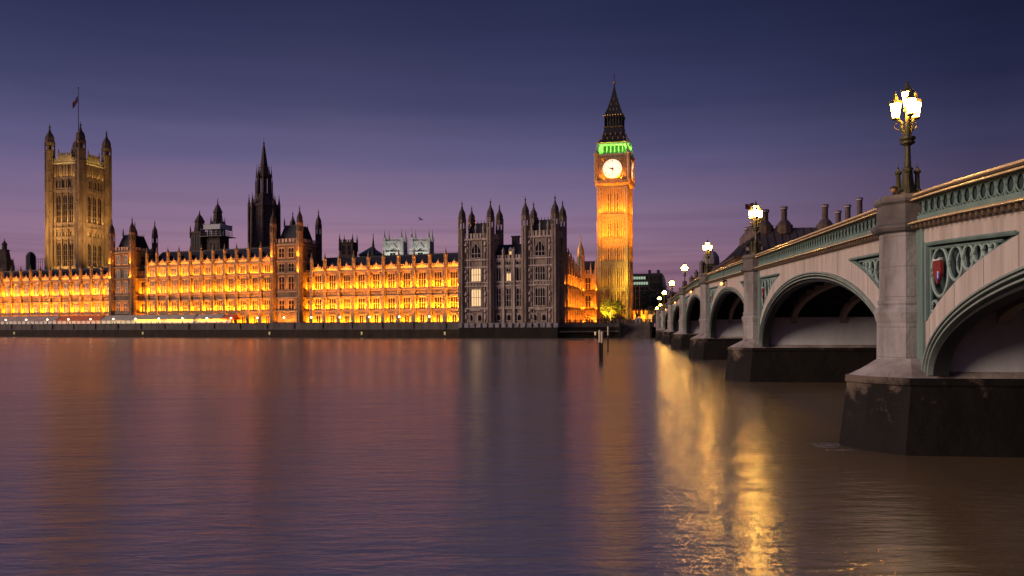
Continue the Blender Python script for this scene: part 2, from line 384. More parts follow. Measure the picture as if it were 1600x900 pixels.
# ================================================================== RIVER FRONT RANGES
def river_range(name, label, xa, xb, nb, attic, ridge, tip, fl, doors=False, yb=10.0):
    L = xb - xa
    p = PL(xa, yb); root = thing(name, label, 'palace range', (p.x, p.y, 4.6), TH)
    Z = lambda z: z - 4.6
    cor = 28.6 if attic else 24.0
    wall = MB(); wall.box(0, L, 0, 15, 0, Z(cor)); wall.build('wall', M['stone'], root)
    bw = L / nb
    # string courses, cornice
    for z, h, pr in [(9.5, .55, .75), (14.6, .45, .5), (17.0, .45, .62), (23.9, .5, .7)] + ([(28.5, .5, .7)] if attic else []):
        s = MB(); s.box(.02, L - .02, -pr, .2, Z(z), Z(z + h)); s.box(.02, L - .02, -pr + .2, .2, Z(z - .25), Z(z)); s.build('string_course', M['stone_trim'], root)
    band = MB(); tr = MB()
    for i in range(nb):
        xc = (i + .5) * bw
        for k in range(-3, 4):                       # carved shields between the two main storeys
            xx = xc + k * bw * .125
            s = .34 if k % 2 else .5
            band.ngon(xx, -.13, [(Z(15.95) - s*1.1, .05), (Z(15.95) - s*.2, s*.8), (Z(15.95) + s*.9, s*.8), (Z(15.95) + s, .3*s)], 6, sy=.45)
        for sd in (-1, 1):
            for q in (.27, .345):
                xx = xc + sd * bw * q
                for za, zb in [(9.9, 14.4), (17.5, 23.6)] + ([(24.5, 28.2)] if attic else []):
                    tr.box(xx - .09, xx + .09, -.26, .1, Z(za), Z(zb))
            x0 = xc + sd * bw * .31
            for za in (12.4, 20.6):
                tr.ngon(x0, -.25, [(Z(za) - .9, .08), (Z(za) - .6, .34), (Z(za) + .2, .28), (Z(za) + .8, .2), (Z(za) + 1.05, .05)], 6)
                tr.ngon(x0, -.3, [(Z(za) + 1.5, .4), (Z(za) + 1.75, .4), (Z(za) + 2.6, .04)], 6)
    band.build('carved_band', M['stone_trim'], root); tr.build('blind_tracery', M['stone_trim'], root)
    # windows
    for i in range(nb):
        xc = (i + .5) * bw
        window(root, xc, 0, Z(10.2), bw * .43, 4.1, 3, 2)
        window(root, xc, 0, Z(17.9), bw * .43, 5.2, 3, 2)
        if attic: window(root, xc, 0, Z(24.9), bw * .43, 2.9, 3, 1)
        if doors:
            window(root, xc, 0, .25, bw * .26, 3.3, 2, 1, name='door')
            dd = MB(); dd.box(-bw*.19, bw*.19, -.6, 0, 3.75, 4.1); dd.build('door_hood', M['stone_trim'], root, (xc, 0, 0))
    # buttresses with pinnacles
    bm_, pm_ = MB(), MB()
    bm_.box(-.75, .75, -1.15, .1, 0, Z(8.3)); bm_.box(-.62, .62, -1.0, .1, Z(8.3), Z(15)); bm_.box(-.5, .5, -.85, .1, Z(15), Z(cor + .6))
    for z in (9.5, 14.6, 17.0, 23.9) + ((28.5,) if attic else ()): bm_.box(-.72, .72, -1.12, .1, Z(z) - .02, Z(z + .5))
    for z in (11.2, 19.0): bm_.ngon(0, -1.0, [(Z(z), .1), (Z(z) + .3, .35), (Z(z) + 1.6, .27), (Z(z) + 2, .1)], 6); bm_.ngon(0, -1.0, [(Z(z) + 2.3, .42), (Z(z) + 2.6, .42), (Z(z) + 3.6, .04)], 6)
    zc = Z(cor)
    pt = Z(tip)
    pm_.ngon(0, -.35, [(zc + .5, .72), (zc + 1.2, .72), (zc + 1.2, .55), (pt - 3.1, .55), (pt - 3.05, .74), (pt - 2.75, .74)], 8)
    for k in range(8):
        a = math.pi/8 + k*math.pi/4; pm_.ngon(.56*math.cos(a), -.35 + .56*math.sin(a), [(zc + .5, .1), (pt - 2.6, .1)], 4)
    pm_.ngon(0, -.35, [((zc + pt) / 2 - .9, .68), ((zc + pt) / 2 - .6, .68)], 8)
    spire_top(pm_, 0, -.35, pt - 2.8, pt, .52)
    bmesh_, pmesh_ = bm_.mesh('buttress'), pm_.mesh('pinnacle')
    for i in range(nb + 1):
        x = min(max(i * bw, .4), L - .4)
        o = put(bmesh_, 'buttress', M['stone_trim'], root, (x, 0, 0)); put(pmesh_, 'pinnacle', M['stone_trim'], o)
    # parapet with gablets, roof
    pp = MB(); pp.box(.03, L - .03, -.3, .15, zc + .3, zc + 1.5)
    for i in range(nb):
        x0 = i * bw
        battlement(pp, x0 + .9, x0 + bw*.34, -.3, .12, zc + 1.5, .6, .5, .45)
        battlement(pp, x0 + bw*.66, x0 + bw - .9, -.3, .12, zc + 1.5, .6, .5, .45)
        xc = x0 + bw / 2
        pp.xz([(xc - bw*.14, zc + 1.5), (xc + bw*.14, zc + 1.5), (xc + bw*.1, zc + 2.3), (xc, zc + 3.3), (xc - bw*.1, zc + 2.3)], -.3, .12)
        pp.ngon(xc, -.1, [(zc + 3.2, .16), (zc + 3.8, .05)], 5)
    pp.build('parapet', M['stone_trim'], root)
    rf = MB(); zr = Z(ridge)
    rf.yz([(.6, zc + .4), (15, zc + .4), (8.6, zr), (7.8, zr)], .05, L - .05)
    ro = rf.build('roof', M['slate'], root)
    cr_ = MB(); cr_.box(.1, L - .1, 8.1, 8.3, zr, zr + .35)
    for k in range(int(L / 1.1)): cr_.sq(.6 + k*1.1, 8.2, [(zr + .3, .1), (zr + .75, .02)])
    cr_.build('ridge_crest', M['iron'], ro)
    dm = MB(); dm.box(-.5, .5, -.5, 1.5, 0, .7); dm.xz([(-.62, .7), (.62, .7), (0, 1.6)], -.6, 1.8); dmm = dm.mesh('roof_vent')
    for i in range(nb):
        f = .5; put(dmm, 'roof_vent', M['slate'], root, ((i + .5) * bw, .6 + 7.2*f - .6, zc + .4 + (zr - zc - .4) * f - .3))
    # floodlights along the ledges
    for i in range(nb):
        xc = (i + .5) * bw
        for z, pw in fl:
            area(root, (xc, -.72, Z(z)), bw - 1.8, .25, pw * bw * rnd.uniform(.7, 1.2), SODIUM, (R(171), 0, 0), spread=R(110))
    # row of added fill lights further out that wash the whole front
    k = 4
    for i in range(k):
        for yy, zz, an, pw in ((-8.6, 5.3, 152, 30), (-5.2, 9.4, 148, 26)):
            if (yy > -6) == doors: continue
            area(root, (L * (i + .5) / k, yy, Z(zz)), L / k * .85, .35, pw * L / k * (1.25 if doors else 1), SODIUM, (R(an), 0, 0), spread=R(95))
    return root
YB = 10.0
tx = lambda px: -tfront(px, YB)
fl2 = [(5.0, 60), (10.15, 95), (17.6, 88), (24.5, 12)]
x_r0, x_c1, x_c0, x_l1 = tx(487), tx(428), tx(230), tx(177)
river_range('palace_range', 'bright amber palace range with lit ground floor doors, right beside the dark twin towers', x_r0, -31.5, 11, False, 30.0, 31.8, fl2, True)
fl3 = [(5.0, 60), (10.15, 95), (17.6, 84), (24.5, 46), (29.1, 8)]
river_range('palace_range', 'tallest middle palace range with a third window row, between two dark gabled towers', x_c0, x_c1, 11, True, 35.2, 37.0, fl3, True)
river_range('palace_range', 'low long palace range under the big square flag tower, running out of the left edge', x_l1 - 6.1 * 16, x_l1, 16, False, 29.8, 31.8, fl2)

# ------------------------------------------------------------------ dark gabled towers between the ranges
def gabled_tower(label, xa, xb):
    p = PL(xa, 8.6); root = thing('palace_tower', label, 'palace tower', (p.x, p.y, 4.6), TH); L = xb - xa; Z = lambda z: z - 4.6
    D = 12.0
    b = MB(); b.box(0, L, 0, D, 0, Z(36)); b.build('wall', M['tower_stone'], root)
    for z in (9.5, 14.6, 17.0, 23.9, 28.5, 34.8):
        s = MB(); s.box(-.3, L + .3, -.35, D, Z(z), Z(z + .5)); s.build('string_course', M['stone_trim'], root)
    for zz, h in ((10.3, 3.7), (18, 5), (24.8, 3.1), (30.2, 3.6)):
        window(root, L*.32, 0, Z(zz), L*.2, h, 2, 2); window(root, L*.68, 0, Z(zz), L*.2, h, 2, 2)
        window(root, L, D/2, Z(zz), 3, h, 3, 2, rz=R(90))
    pp = MB(); battlement(pp, .8, L - .8, -.2, .2, Z(36), 1.2)
    for k in range(5): pp.box(L - .2, L + .2, 1 + k*2.1, 2.4 + k*2.1, Z(36), Z(37.3))
    pp.build('parapet', M['sooty_trim'], root)
    rf = MB(); rf.loft([[(1.2, 1.2, Z(36)), (L-1.2, 1.2, Z(36)), (L-1.2, D-1.2, Z(36)), (1.2, D-1.2, Z(36))], [(2.6, 3.4, Z(42.5)), (L-2.6, 3.4, Z(42.5)), (L-2.6, D-3.4, Z(42.5)), (2.6, D-3.4, Z(42.5))]])
    ro = rf.build('roof', M['slate'], root)
    cr_ = MB()
    for k in range(7):
        x = 2.6 + (L - 5.2) * k / 6; cr_.sq(x, 3.4, [(Z(42.4), .12), (Z(43.5), .03)]); cr_.sq(x, D - 3.4, [(Z(42.4), .12), (Z(43.5), .03)])
    cr_.box(2.6, L - 2.6, 3.35, 3.45, Z(42.5), Z(42.8))
    cr_.sq(2.6, 3.4, [(Z(42.4), .25), (Z(44), .2), (Z(46), .02)]); cr_.sq(L - 2.6, 3.4, [(Z(42.4), .25), (Z(44), .2), (Z(46), .02)])
    cr_.build('roof_crest', M['iron'], ro)
    for x, y in ((0, 0), (L, 0), (L, D), (0, D)):
        turret(root, x, y, 0, Z(43.2), Z(49.8), 1.15, M['stone'] if (y == 0) else M['dark_stone'], open_from=Z(39.5), mtop=M['dark_stone'])  # back turrets and caps darker, their unlit look put into the stone colour
    for z, pw in ((5, 60), (10.1, 26), (17.6, 18), (29.2, 8)):
        area(root, (L * .5, -1.3, Z(z)), L * .7, .3, pw * L * .5, SODIUM)
    for x in (0, L):
        area(root, (x, -1.9, Z(30)), .8, .4, 110, SODIUM, (R(172), 0, 0))
        area(root, (x, -1.9, Z(24)), .8, .4, 110, SODIUM, (R(172), 0, 0))
    return root
gabled_tower('dark gabled palace tower with four turrets, below the tallest thin spire', x_r0 - (tx(487) - tx(428)) + 1.0, x_r0 - 4.2)
gabled_tower('dark gabled palace tower with four turrets, next to the big square flag tower', x_l1 + 1.0, x_c0 - 6.5)
# the setback links beside the towers
def link(label, xa, xb, cor):
    p = PL(xa, YB + 1.5); root = thing('palace_link', label, 'palace link', (p.x, p.y, 4.6), TH); L = xb - xa; Z = lambda z: z - 4.6
    b = MB(); b.box(0, L, 0, 12, 0, Z(cor)); b.build('wall', M['stone'], root)
    for z in (9.5, 14.6, 17.0, 23.9):
        s = MB(); s.box(.02, L - .02, -.5, .1, Z(z), Z(z + .5)); s.build('string_course', M['stone_trim'], root)
    window(root, L/2, 0, Z(10.2), L*.4, 3.9, 2, 2); window(root, L/2, 0, Z(17.9), L*.4, 5, 2, 2)
    pp = MB(); battlement(pp, .4, L - .4, -.2, .2, Z(cor), 1.2); pp.build('parapet', M['stone_trim'], root)
    rf = MB(); rf.yz([(.4, Z(cor)), (12, Z(cor)), (6.5, Z(cor + 4))], .1, L - .1); rf.build('roof', M['slate'], root)
    for z, pw in ((5, 60), (10.15, 80), (17.6, 70)): area(root, (L/2, -.9, Z(z)), L*.7, .25, pw * L, SODIUM)
link('short amber wall strip right of the gabled tower below the thin spire', x_r0 - 4.0, x_r0 - .1, 24)
link('short amber wall strip right of the gabled tower beside the flag tower', x_c0 - 6.3, x_c0 - .1, 26)

# ------------------------------------------------------------------ river pavilion with twin towers
def pavilion():
    root = thing('river_pavilion', 'unlit dark stone palace pavilion with twin turreted towers standing in the river', 'palace pavilion', tuple(P0), TH)
    W1, W0 = tfront(721), .2
    xs = [(-W1, -tfront(768)), (-tfront(768), -tfront(820)), (-tfront(820), -W0)]
    D = 8.0
    base = MB(); base.box(-W1 - .5, .5, -.8, 14, -1.5, 3.4); base.build('river_base', M['wall_weed'], root)
    bs = MB(); bs.box(-W1 - .35, .35, -.55, 14, 3.4, 5.0)
    for k in range(16): 
        x = -W1 + k * W1 / 15; bs.box(x - .7, x + .7, -.8 - rnd.uniform(0, .3), -.3, 3.5, 4.9)
    bs.build('plinth', mat('pale_plinth_stone', (.36,.34,.35), .85, (.12,.11,.11), .9, .6, 2), root)
    lit = {(0, 1): M['lit'], (0, 2): M['lit'], (1, 2, 1): M['lit']}
    for k, (a, b_) in enumerate(xs):
        tower = k != 1; yo = 0 if tower else 1.0; top = 32.9 if tower else 25.9
        wl = MB(); wl.box(a, b_, yo, D + (6 if not tower else 0), 5.0, top); wl.build('wall', M['sooty'], root)
        for z, h in ((9.5, .5), (16.9, .5), (18.2, .3), (23.2, .5), (25.6, .5)) + (((32.4, .6),) if tower else ()):
            s = MB(); s.box(a - .0, b_ + .0, yo - .4 - (.05 if tower else 0), yo + .1, z, z + h); 
            if k == 2: s.box(b_ - .1, b_ + .4, yo, D, z, z + h)
            s.build('string_course', M['sooty_trim'], root)
        L = b_ - a
        tr = MB()
        if tower:
            for q in (.14, .22, .30, .70, .78, .86):
                tr.box(a + L*q - .11, a + L*q + .11, yo - .3, yo + .1, 5, 32.4)
            for q in (.18, .82):
                for z in (7, 12.5, 20, 29): tr.ngon(a + L*q, yo - .3, [(z - .9, .08), (z - .5, .42), (z + .7, .3), (z + 1.1, .08)], 6); tr.ngon(a + L*q, yo - .35, [(z + 1.6, .5), (z + 2, .5), (z + 3, .05)], 6)
            tr.box(a + L*.34, a + L*.66, yo - .5, yo, 9.0, 10.1)
            for kk in range(9): tr.box(a + L*(.1 + .1*kk) - .3, a + L*(.1 + .1*kk) + .3, yo - .22, yo + .1, 17.5, 18.1)
        else:
            for kk in range(4):
                x = a + L * (.03 + .3133 * kk); tr.box(x - .35, x + .35, yo - .6, yo + .1, 5, 26); tr.ngon(x, yo - .3, [(26, .4), (28.2, .4), (28.3, .55), (28.5, .55), (29.8, .05)], 6)
            for kk in range(6): tr.box(a + L*(.12 + .15*kk) - .12, a + L*(.12 + .15*kk) + .12, yo - .2, yo + .1, 10, 25)
        tr.build('blind_tracery', M['sooty_trim'], root)
        if tower:
            for r_, (z, h) in enumerate(((10.6, 5.6), (18.8, 4.3), (26.6, 4.6))):
                kw = {}
                m = M['glass']; lb = None
                if k == 0 and r_ < 2: m = M['lit']; lb = 'window lit warm from inside'
                window(root, (a + b_)/2, yo, z, L*.30, h, 4 if r_ < 2 else 3, 2, pointed=(r_ == 2), fm=M['sooty_trim'], pm=m, label=lb)
            for q in (.33, .62): window(root, a + L*q, yo, 5.7, 1.3, 2.0, 1, 1, fm=M['sooty_trim'])
        else:
            for kk in range(3):
                xx = a + L * (.19 + .31 * kk)
                window(root, xx, yo, 10.4, 1.9, 5.9, 2, 3, fm=M['sooty_trim'])
                m = M['lit'] if kk == 1 else M['glass']
                window(root, xx, yo, 18.8, 1.9, 2.5 if kk == 1 else 4.2, 2, 1, fm=M['sooty_trim'], pm=m, label='window lit warm from inside' if kk == 1 else None)
                if kk == 1: window(root, xx, yo, 21.7, 1.9, 1.3, 2, 1, fm=M['sooty_trim'])
                window(root, xx, yo, 24.0, 1.9, 1.2, 2, 1, fm=M['sooty_trim'])
                window(root, xx, yo, 5.8, 1.3, 1.9, 1, 1, fm=M['sooty_trim'])
        if tower:
            ys = MB(); battlement(ys, a + 1.2, b_ - 1.2, yo - .25, yo + .2, 33.0, 1.5, .7, .5)
            for kk in range(5): ys.box(b_ - .25, b_ + .2, 1.4 + kk*1.3, 2.2 + kk*1.3, 32.9, 34.6)
            for kk in range(1, 4): xk = a + L*kk/4; ys.ngon(xk, yo - .1, [(32.9, .3), (36, .28), (36.1, .4), (36.3, .4), (37.8, .04)], 6)
            ys.build('parapet', M['sooty_trim'], root)
            rf = MB(); rf.loft([[(a+1.4, 1.4, 33), (b_-1.4, 1.4, 33), (b_-1.4, D-1, 33), (a+1.4, D-1, 33)], [(a+2.4, 3, 38.4), (b_-2.4, 3, 38.4), (b_-2.4, D-3, 38.4), (a+2.4, D-3, 38.4)]])
            ro = rf.build('roof', M['slate'], root)
            cc = MB()
            for kk in range(6): cc.sq(a + 2.5 + (L - 5) * kk / 5, 3, [(38.3, .12), (39.4, .03)])
            for xx in (a + 2.5, b_ - 2.5): cc.sq(xx, 3, [(38.3, .22), (40, .2), (42, .03)])
            cc.build('roof_crest', M['iron'], ro)
            for x, y in ((a + .3, .2), (b_ - .3, .2), (b_ - .3, D), (a + .3, D)):
                turret(root, x, y, 5, 39.6, 46.0 if y < 1 else 45.4, 1.2, M['sooty'], open_from=36.0, mtop=M['dark_stone'])
        else:
            ys = MB(); battlement(ys, a + .5, b_ - .5, yo - .25, yo + .2, 26.0, 1.1, .7, .5); ys.build('parapet', M['sooty_trim'], root)
            rf = MB(); rf.yz([(1.6, 26), (13, 26), (6.8, 31.2), (6.2, 31.2)], a + .1, b_ - .1); ro = rf.build('roof', M['slate'], root)
            ch = MB(); ch.box(a + L*.42, a + L*.42 + 2.4, 6, 7.2, 30, 33.6); ch.box(a + L*.40, a + L*.42 + 2.7, 5.8, 7.4, 33.6, 34); ch.build('chimney', M['dark_stone'], ro)
            dmr = MB(); dmr.box(-.7, .7, -.4, 2, 0, 1.5); dmr.xz([(-.9, 1.5), (.9, 1.5), (0, 2.8)], -.5, 2.2); d_ = dmr.build('dormer', M['sooty_trim'], root, (a + L*.5, 2.8, 27.2))
            gl = MB(); gl.box(-.4, .4, -.46, -.41, .3, 1.3); gl.build('pane', M['lit'], d_)
    # added lamp standing in for terrace flood spill behind the left tower
    area(root, (-W1 + 3, 10.5, 33.5), 3, 1, 900, SODIUM, (R(190), 0, 0))
pavilion()

# ------------------------------------------------------------------ floodlit return front towards the clock tower
RA = Vector((16.3, 260.2, 0)); RDIR = R(90 - 12.7)
def return_range():
    root = thing('palace_return', 'orange lit side range running back from the dark pavilion, pinnacles along its parapet', 'palace range', (RA.x, RA.y, 4.6), RDIR)
    n = 7; L = 42.0; bw = L / n; Z = lambda z: z - 4.6
    for i in range(n):
        cor = 27.6 - i * 1.05
        b = MB(); b.box(i*bw, (i+1)*bw, 0, 12, 0, Z(cor)); b.build('wall', M['stone'], root)
        pp = MB(); battlement(pp, i*bw + .7, (i+1)*bw - .7, -.3, .1, Z(cor), 1.2, .6, .5); pp.build('parapet', M['stone_trim'], root)
        bt = MB(); bt.box(i*bw - .5, i*bw + .5, -.9, .1, 0, Z(cor)); bt.ngon(i*bw, -.35, [(Z(cor), .5), (Z(cor + 2.4), .5), (Z(cor + 2.5), .7), (Z(cor + 2.8), .7)], 8); spire_top(bt, i*bw, -.35, Z(cor + 2.8), Z(cor + 5), .5); bt.build('buttress', M['stone_trim'], root)
        for sx in (.3, .7): window(root, (i + sx)*bw, 0, Z(10.4), 1.2, 5.6, 2, 2); window(root, (i + sx)*bw, 0, Z(18.2), 1.2, 4.2, 2, 2)
        for z, pw in ((5, 55), (10.1, 75), (17.6, 65)): area(root, ((i+.5)*bw, -.75, Z(z)), bw - 1.6, .25, pw * bw * rnd.uniform(.8, 1.2), AMBER)
    for z in (9.4, 16.8, 23.2 - 2): s = MB(); s.box(0, L, -.6, .1, Z(z), Z(z + .45)); s.build('string_course', M['stone_trim'], root)
    # lodging block that turns to face the river next to the clock tower
    e = Vector((RA.x + L*math.cos(RDIR), RA.y + L*math.sin(RDIR), 0))
    r2 = thing('palace_lodge', 'orange lit block with an octagonal stair turret, between the side range and the clock tower', 'palace block', (e.x, e.y, 4.6), R(-15))
    b = MB(); b.box(-2, 9.5, 0, 12, 0, Z(23.2)); b.build('wall', M['stone'], r2)
    turret(r2, .5, -.2, 0, Z(30), Z(38), 1.3, M['stone_trim'], 'stair_turret')
    turret(r2, 6.6, 0, 0, Z(26), Z(31), .8, M['stone_trim'], 'stair_turret')
    for z in (9.4, 16.2, 22.8): s = MB(); s.box(-2, 9.5, -.4, .1, Z(z), Z(z + .45)); s.build('string_course', M['stone_trim'], r2)
    for x in (3.2, 8.2):
        window(r2, x, 0, Z(10.6), 1.9, 4.6, 2, 2); window(r2, x, 0, Z(17.3), 1.9, 4.6, 2, 2)
    window(r2, 3.2, 0, .2, 1.6, 2.6, 2, 1, True, name='door')
    pp = MB(); battlement(pp, -1.6, 9.4, -.3, .1, Z(23.3), 1.2, .7, .5); 
    for x in (4.3, 8.8): pp.ngon(x, -.2, [(Z(23), .4), (Z(25.4), .4), (Z(27.5), .04)], 6)
    pp.build('parapet', M['stone_trim'], r2)
    rf = MB(); rf.yz([(.6, Z(23.2)), (12, Z(23.2)), (6.5, Z(28.5)), (6, Z(28.5))], -1.8, 9.4); rf.build('roof', M['slate'], r2)
    for z, pw in ((5, 900), (10.1, 700), (17, 520)): area(r2, (4, -1.0, Z(z)), 8, .3, pw, AMBER)
return_range()

# ------------------------------------------------------------------ terrace wall and embankment
def terrace_wall():
    p = PL(-33.9, 0); root = thing('terrace_wall', 'long dark river wall carrying the palace terrace', 'river wall', (p.x, p.y, 0), TH)
    L = 280.0
    lo = MB(); lo.yz([(-.7, -1.5), (10, -1.5), (10, 2.9), (-.1, 2.9)], -L, 0); lo.build('tidal_base', mat('brown_river_wall', (.045,.032,.022), .95, (.022,.016,.011), .5, .6, 1.5, streak=1), root)
    up = MB(); up.box(-L, 0, .1, 10, 2.9, 4.6); up.box(-L, 0, -.2, .3, 2.85, 3.15); up.box(-L, 0, .05, .55, 4.6, 5.25); up.box(-L, 0, -.05, .65, 5.25, 5.42)
    for k in range(int(L / 12.3)):
        x = -6 - k * 12.3; up.box(x - .6, x + .6, -.25, .2, 3.15, 5.5)
    up.build('parapet', M['wall_stone'], root)
terrace_wall()
def embankment():
    a, b_ = PL(.5, 0.5), BL(-14, BANK + 4)
    c = BL(-1.5, BANK + 2.5)
    root = thing('embankment_wall', 'low black embankment wall between the dark pavilion and the bridge', 'embankment', (a.x, a.y, 0), 0)
    lo = MB()
    pts = [a, b_, c, BL(-1.5, BANK + 14), b_ + Vector((0, 9, 0)), a + Vector((2, 9, 0))]
    q = [(p.x - a.x, p.y - a.y) for p in pts]
    lo.poly(q, -1.5, 3.5); lo.build('wall', M['wall_weed'], root)
    up = MB(); qi = [(p.x - a.x, p.y - a.y + .8) for p in pts]; up.poly(qi, 3.5, 4.7); up.build('upper_wall', M['wall_stone'], root)
    pr = MB()
    for (p, s) in ((a, b_), (b_, c)):
        d = (s - p); n = 10
        for k in range(n):
            m0 = p + d * (k / n); pr.box(m0.x - a.x - .3, m0.x - a.x + .3, m0.y - a.y + .9, m0.y - a.y + 1.5, 4.7, 6.0)
        for z in (5.0, 5.75): pr.tube([(p.x - a.x, p.y - a.y + 1.2, z), (s.x - a.x, s.y - a.y + 1.2, z)], .12, 5)
    pr.build('railing', M['wall_stone'], root)
    led = MB(); led.loft([[(x, y - .9, 1.9) for x, y in q[:3]] + [(x, y + .2, 1.9) for x, y in q[:3]][::-1], [(x, y - .9, 2.3) for x, y in q[:3]] + [(x, y + .2, 2.3) for x, y in q[:3]][::-1]]); led.build('ledge', M['wall_stone'], root)
embankment()
# ================================================================== CLOCK TOWER
CT_Y = 300.0; CT_X = X_(961.5, CT_Y)
def clock_tower():
    g = 4.6
    root = thing('clock_tower', 'tall floodlit clock tower with glowing white dial, green belfry and pointed iron spire', 'clock tower', (CT_X, CT_Y, g), R(-15))
    Z = lambda z: z - g
    H = 5.5
    faces = [(0, 0), (R(90), 1), (R(-90), 2)]              # front, right, left
    b = MB(); b.box(-H + .5, H - .5, -H + .5, H - .5, 0, Z(56)); b.build('shaft', M['stone'], root)
    bands = [(9.5, 1.0), (16.6, 1.2), (25.4, 1.8), (33.6, 2.0), (42.8, 2.0), (54.4, 1.0)]
    for z, h in bands:
        s = MB(); s.box(-H - .15, H + .15, -H - .15, H + .15, Z(z), Z(z + .35)); s.box(-H - .15, H + .15, -H - .15, H + .15, Z(z + h - .35), Z(z + h)); s.box(-H + .15, H - .15, -H + .15, H - .15, Z(z + .3), Z(z + h - .3))
        for rz, _ in faces:
            for k in range(9):
                x = -4.0 + 1.0 * k; c, sn = math.cos(rz), math.sin(rz)
                s.ngon(x*c + (H - .05)*sn, x*sn - (H - .05)*c, [(Z(z + .35), .3), (Z(z + h - .35), .3)], 4)
        s.build('string_course', M['stone_trim'], root)
    for sx in (-1, 1):
        for sy in (-1, 1):
            t = MB(); t.ngon(sx*(H - .55), sy*(H - .55), [(0, 1.25), (Z(16), 1.25), (Z(16.1), 1.05), (Z(55), 1.05)], 8)
            for k in range(8):
                a = math.pi/8 + k*math.pi/4; t.ngon(sx*(H - .55) + 1.06*math.cos(a), sy*(H - .55) + 1.06*math.sin(a), [(0, .14), (Z(55), .14)], 4)
            t.build('corner_buttress', M['stone_trim'], root)
    stg = [(5, 9.5), (10.5, 16.6), (17.8, 25.4), (27.2, 33.6), (35.6, 42.8), (44.8, 54.4)]
    for rz, fi in faces:
        c, sn = math.cos(rz), math.sin(rz)
        tr = MB()
        for za, zb in stg:
            for k in range(10):
                x = -3.6 + .8 * k; hw = .16 if k % 3 else .24; yy = -H + .5
                tr.box(x - hw, x + hw, yy - .6 - (.15 if k % 3 == 0 else 0), yy + .1, Z(za), Z(zb))
            for k in range(9):                                  # cusped heads
                x = -3.2 + .8 * k; tr.xz([(x - .45, Z(zb)), (x - .45, Z(zb - 1.0)), (x, Z(zb - .25)), (x + .45, Z(zb - 1.0)), (x + .45, Z(zb))], -H + .2, -H + .55)
                if za > 17: tr.box(x - .45, x + .45, -H + .25, -H + .55, Z((za + zb)/2 - .18), Z((za + zb)/2 + .18)) if k % 2 == 0 else None
        tr.build('blind_tracery', M['stone_trim'], root, rz=rz)
        for za, zb in stg[1:]:
            for x in (-1.6, -.8, .8, 1.6):
                p = MB(); p.box(-.24, .24, -.06, .05, 0, (zb - za) * .80 - .9)
                px, py = x, -H + .47
                o = p.build('slit_window', M['glass'], root, (px*c - py*sn, px*sn + py*c, Z(za + .9)), rz)
    # corbelled gallery and clock stage
    cs = MB(); cs.sq(0, 0, [(Z(55.2), H + .1), (Z(56.2), H + .7), (Z(56.3), H + .9), (Z(57.4), H + .9)]); 
    for rz, _ in faces:
        c, sn = math.cos(rz), math.sin(rz)
        for k in range(8):
            x = -4.9 + 1.4 * k; cs.ngon(x*c + (H + .9)*sn, x*sn - (H + .9)*c, [(Z(55.4), .1), (Z(56.2), .45), (Z(57.3), .45)], 4)
    cs.build('corbel_table', M['stone_trim'], root)
    HC = 6.15
    st = MB(); st.box(-HC, HC, -HC, HC, Z(57.4), Z(66.6)); st.box(-HC - .3, HC + .3, -HC - .3, HC + .3, Z(66.2), Z(66.9)); st.build('clock_stage', M['stone'], root)
    for sx in (-1, 1):
        for sy in (-1, 1):
            t = MB(); t.ngon(sx*(HC - .1), sy*(HC - .1), [(Z(56.4), .3), (Z(57.4), .8), (Z(66.9), .8), (Z(67), 1.0), (Z(67.4), 1.0)], 8); spire_top(t, sx*(HC - .1), sy*(HC - .1), Z(67.4), Z(70.5), .5); t.build('corner_turret', M['stone_trim'], root)
    dial_m = emis('clock_dial_glow', (1, .90, .66), 1.05)
    for rz, fi in faces:
        c, sn = math.cos(rz), math.sin(rz)
        y0 = -HC; zc = Z(61.4)
        fr = MB(); fr.box(-4.25, 4.25, y0 - .32, y0, zc - 4.25, zc + 4.25)
        for sx in (-1, 1):
            for k in range(3): fr.box(sx*(4.55 + .4*k) - .1, sx*(4.55 + .4*k) + .1, y0 - .25, y0, Z(57.6), Z(66.1))
            for z in (59.5, 62.5, 64.8): fr.box(sx*4.95 - .55, sx*4.95 + .55, y0 - .18, y0, Z(z), Z(z + .3))
        f = fr.build('clock_surround', M['stone_trim'], root, rz=rz)
        gd = MB()
        for sx in (-1, 1):
            for sz in (-1, 1): gd.tube([(sx*3.9, y0 - .36, zc + sz*1.9), (sx*3.9, y0 - .36, zc + sz*3.9), (sx*1.9, y0 - .36, zc + sz*3.9)], .16, 5); gd.ball((sx*3.2, y0 - .36, zc + sz*3.2), .42, 8)
        gd.tube([(3.68*math.cos(a*math.pi/24), y0 - .42, zc + 3.68*math.sin(a*math.pi/24)) for a in range(48)], .2, 5, True)
        gd.build('gilded_ring', M['gilt'], f)
        dl = MB(); dl.loft([[(3.6*math.cos(a*math.pi/24), y, zc + 3.6*math.sin(a*math.pi/24)) for a in range(48)] for y in (y0 - .34, y0 - .40)])
        d = dl.build('dial', dial_m, root, rz=rz)
        nm = MB(); yq = y0 - .43
        def stroke(cx, cz, ang, x0, z0, x1, z1, wd=.07):
            def tf(x, z): return (cx + x*math.cos(ang) + z*math.sin(ang), cz - x*math.sin(ang) + z*math.cos(ang))
            dx, dz = x1 - x0, z1 - z0; l = math.hypot(dx, dz); nx, nz_ = -dz/l*wd/2, dx/l*wd/2
            nm.xz([tf(x0+nx, z0+nz_), tf(x1+nx, z1+nz_), tf(x1-nx, z1-nz_), tf(x0-nx, z0-nz_)], yq, yq + .02)
        rom = ['XII', 'I', 'II', 'III', 'IV', 'V', 'VI', 'VII', 'VIII', 'IX', 'X', 'XI']
